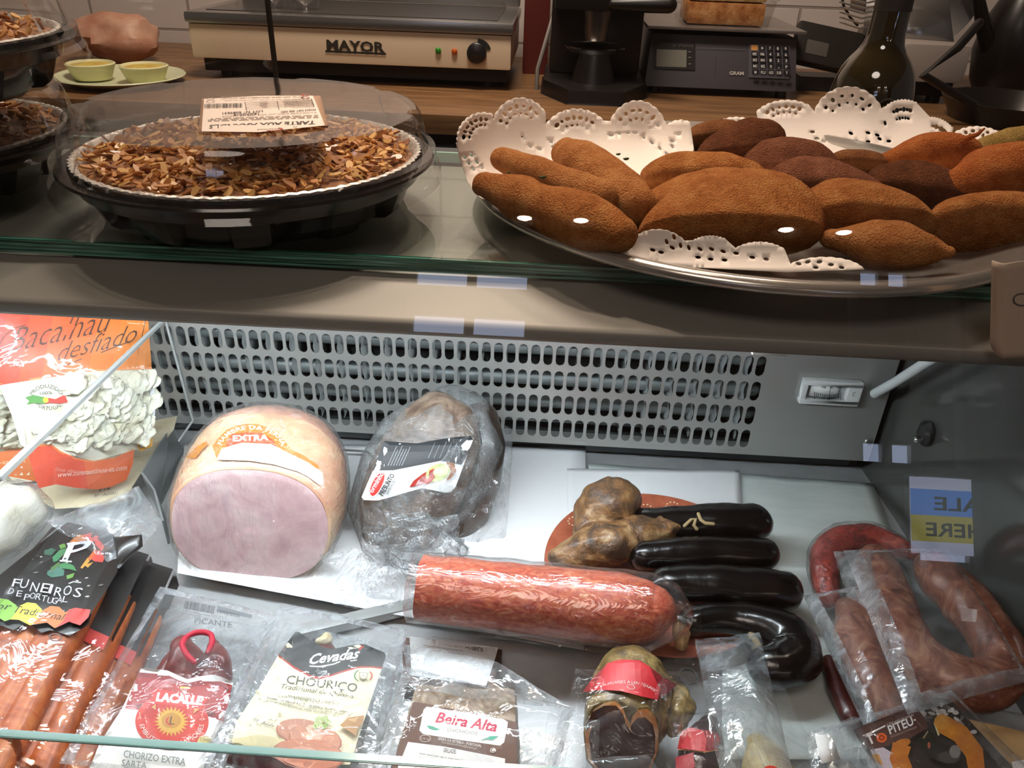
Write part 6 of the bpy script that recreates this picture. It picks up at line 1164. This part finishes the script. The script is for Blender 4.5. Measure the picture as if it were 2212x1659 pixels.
# ------------------------------------------------------------------ black topped packs of thin smoked sausages
m_thin = nmat('thin_smoked_sausage', [(.3, '8f421c'), (.5, 'b35a28'), (.68, 'c67840')], 45, .5, .3, coat=.08, distort=1.5)
m_head = mat('black_print_film', '26211e', .28, coat=.2)
FM = [(142, 1128), (262, 1165), (-70, 1790), (-250, 1640)]
def fume(dx, dz, label, first=False):
    t = thing('smoked_sausage_pack', label, 'sausage pack', Z(30 + dx, 1560, 0), 'black topped smoked sausage packs')
    o = V((dx, 0, -dz)); c4 = [Z(x, y, z) + o for (x, y), z in zip(FM, (.058, .056, .046, .048))]
    h = patch(c4, 30, 30, bulge=.003, wr=.0008, wsc=50)
    # sausages side by side
    n = (c4[1] - c4[0]).cross(c4[3] - c4[0]).normalized(); n = n if n.z > 0 else -n
    for k in range(5):
        u = .10 + .195 * k; L = [bil(c4, u, v) - n * .0092 for v in (.20, .35, .5, .65, .8, .98)]
        build(MB().tube(L, [.0080, .0096, .0102, .0100, .0102, .0098], 16), 'sausage', m_thin, t, smooth=80, disp=(.0008, 70, k))
    sdm = MB(); N = 20
    for e0, e1 in (((1, 0), (1, 1)), ((0, 0), (1, 0))): sdm.grid(lambda u, v: (lambda q: q - n * (.018 * v) + (q - bil(c4, .5, .5)).normalized() * .002 * sin(pi * v))(bil(c4, e0[0] + (e1[0] - e0[0]) * u, e0[1] + (e1[1] - e0[1]) * u)), N, 6)
    if first:
        A = Art(h, .0004)
        A.poly([(146, 1129), (181, 1136), (228, 1143), (251, 1162), (254, 1236), (228, 1280), (199, 1322), (192, 1350), (176, 1360), (150, 1374), (110, 1362), (90, 1368), (60, 1345), (30, 1362), (0, 1352), (-40, 1370), (-120, 1340), (0, 1243), (70, 1187)], m_head, 12)
        A.poly([(113, 1140), (126, 1138), (75, 1185), (62, 1196)], '39332f', 10)
        # leaf and pepper emblem with the letter P
        for q, c in (([(150, 1172), (170, 1156), (186, 1158), (200, 1170), (195, 1176), (160, 1172)], 'c2702c'), ([(176, 1158), (196, 1152), (214, 1160), (208, 1172), (192, 1170)], 'c8382c'), ([(204, 1160), (218, 1172), (226, 1182), (220, 1192), (206, 1178)], 'd04030'), ([(200, 1196), (216, 1190), (226, 1206), (222, 1216), (204, 1214), (194, 1206)], 'd8443a'), ([(190, 1208), (206, 1186), (210, 1192), (196, 1212)], 'd0602c'), ([(174, 1228), (190, 1206), (194, 1214), (178, 1230)], 'd08a30'), ([(182, 1222), (202, 1216), (190, 1228)], 'd08a30'),
                     ([(94, 1192), (112, 1186), (122, 1190), (112, 1202), (98, 1200)], '355c48'), ([(114, 1206), (130, 1190), (144, 1186), (142, 1196), (124, 1214), (116, 1216)], '3c7a50'), ([(128, 1180), (140, 1176), (144, 1184), (132, 1188)], '5f8a3a'), ([(126, 1222), (144, 1216), (160, 1224), (166, 1236), (150, 1232), (130, 1230)], '3d7a48'), ([(104, 1236), (124, 1226), (140, 1234), (138, 1246), (112, 1250), (102, 1244)], '3f6e5e'), ([(144, 1246), (162, 1240), (158, 1250), (146, 1254)], '5f8a3a'), ([(110, 1230), (128, 1216), (132, 1222), (114, 1236)], '4a6b3a')): A.poly(q, c)
        A.text('P', (133, 1216), (186, 1204), (17, -38), 'd9d9ea', shear=.0, bold=.01); A.line([(130, 1214), (156, 1216)], 3, 'd9d9ea'); A.line([(150, 1183), (146, 1178), (160, 1175), (176, 1177)], 3, 'd9d9ea')
        for k in range(14): A.ell(r.uniform(70, 240), r.uniform(1200, 1300), r.uniform(2, 6), r.uniform(1, 2.2), r.choice(('8f8a80', 'b5b0a6', '6e6a62')), r.uniform(-.6, .2), n=7)
        for s_, x, y, h_ in (('F', 27, 1271, 17), ('U', 44, 1274, 20), ('N', 66, 1282, 20), ('E', 88, 1284, 20), ('I', 105, 1286, 20), ('R', 117, 1292, 19), ('O', 136, 1290, 21), ('S', 158, 1294, 20)): A.text(s_, (x, y), (x + (6 if s_ == 'I' else 16), y + 2), (h_ * .35, -h_), 'd5d6e0', bold=-.004)
        A.line([(150, 1266), (160, 1262), (176, 1264)], 2.4, 'b9b9b4')
        for s_, x, y in (('D', 21, 1288), ('E', 38, 1294), ('P', 54, 1302), ('O', 66, 1299), ('R', 78, 1301), ('T', 90, 1305), ('U', 103, 1309), ('G', 113, 1310), ('A', 124, 1308), ('L', 136, 1307)): A.text(s_, (x, y), (x + 11, y + 1), (4, -13), 'd5d6e0', bold=-.008)
        for q, c in (([(-60, 1320), (-30, 1300), (0, 1298), (22, 1302), (36, 1312), (46, 1318), (40, 1332), (26, 1345), (14, 1349), (0, 1340), (-60, 1345)], '84b24a'), ([(46, 1316), (62, 1308), (80, 1310), (92, 1322), (96, 1330), (84, 1348), (68, 1358), (44, 1346), (26, 1345), (38, 1330)], 'd9d23e'), ([(94, 1326), (112, 1316), (130, 1318), (142, 1330), (150, 1326), (138, 1352), (120, 1364), (104, 1352), (70, 1357), (82, 1346)], 'dd7436'), ([(150, 1324), (164, 1320), (198, 1324), (194, 1340), (176, 1358), (150, 1350), (122, 1364), (138, 1348)], 'd8443e')): A.poly(q, c, 10)
        A.text('Sabor', (-52, 1318), (27, 1325), (6, -15), '2c3a1c', shear=.2); A.text('Tradicional', (34, 1330), (140, 1348), (5, -15), '3a2c1a', shear=.3); A.text('!', (141, 1346), (148, 1340), (8, -14), '3a1a16', shear=.3)
        A.ring(121, 1384, 14, 9, .3, '5a2c1c'); A.line([(112, 1388), (130, 1380)], 2, '5a2c1c')
        build(A.mb, 'printed_header', A.mats, t, smooth=40, recalc=False)
        # folded black corner and clear top of the pouch
        cf = patch([Z(244, 1160, .060), Z(306, 1155, .064), Z(308, 1180, .058), Z(256, 1228, .055)], 14, 14, bulge=.004, wr=.001); build(cf, 'folded_corner', m_head, t, smooth=80, solid=.0004)
        pouch([(100, 1128, .062), (300, 1052, .062), (352, 1130, .050), (258, 1232, .055)], t, m_pou2, 'pouch_top', bulge=.006, seed=91, wr=.003, ridge=.002)
    else:
        hd = MB().grid(lambda u, v: bil(c4, u, v * .36) + n * .0008, 20, 12); build(hd, 'printed_header', m_head, t, smooth=60)
        sdk = MB().grid(lambda u, v: (lambda q: q - n * (.016 * v) + (c4[1] - c4[0]).normalized() * .0015)(bil(c4, 1, u * .36)), 14, 5); build(sdk, 'header_side', m_head, t, smooth=60)
        rb_ = MB().grid(lambda u, v: bil(c4, .3 + .7 * u, .36 + .05 * v) + n * .001, 10, 4); build(rb_, 'red_band', mat('red_print', 'c8403a', .35), t, smooth=60)
    build(sdm, 'pouch_side', m_pou4, t, smooth=60, recalc=False)
    fl_ = MB().grid(lambda u, v: bil(c4, u * 1.04 - .02, v) + n * (.0035 + .003 * sin(pi * u) + .0012 * noise.noise(bil(c4, u, v) * 60 + o * 50)), 40, 40); build(fl_, 'pouch_film', m_pou4, t, smooth=80, recalc=False)
    return t
fume(0, 0, 'smoked sausage pack with a black printed header, topmost of its leaning stack', True)
fume(.0175, .014, 'second smoked sausage pack, just under the topmost black-headed one')
fume(.033, .027, 'lowest smoked sausage pack of the stack, only its right edge showing')
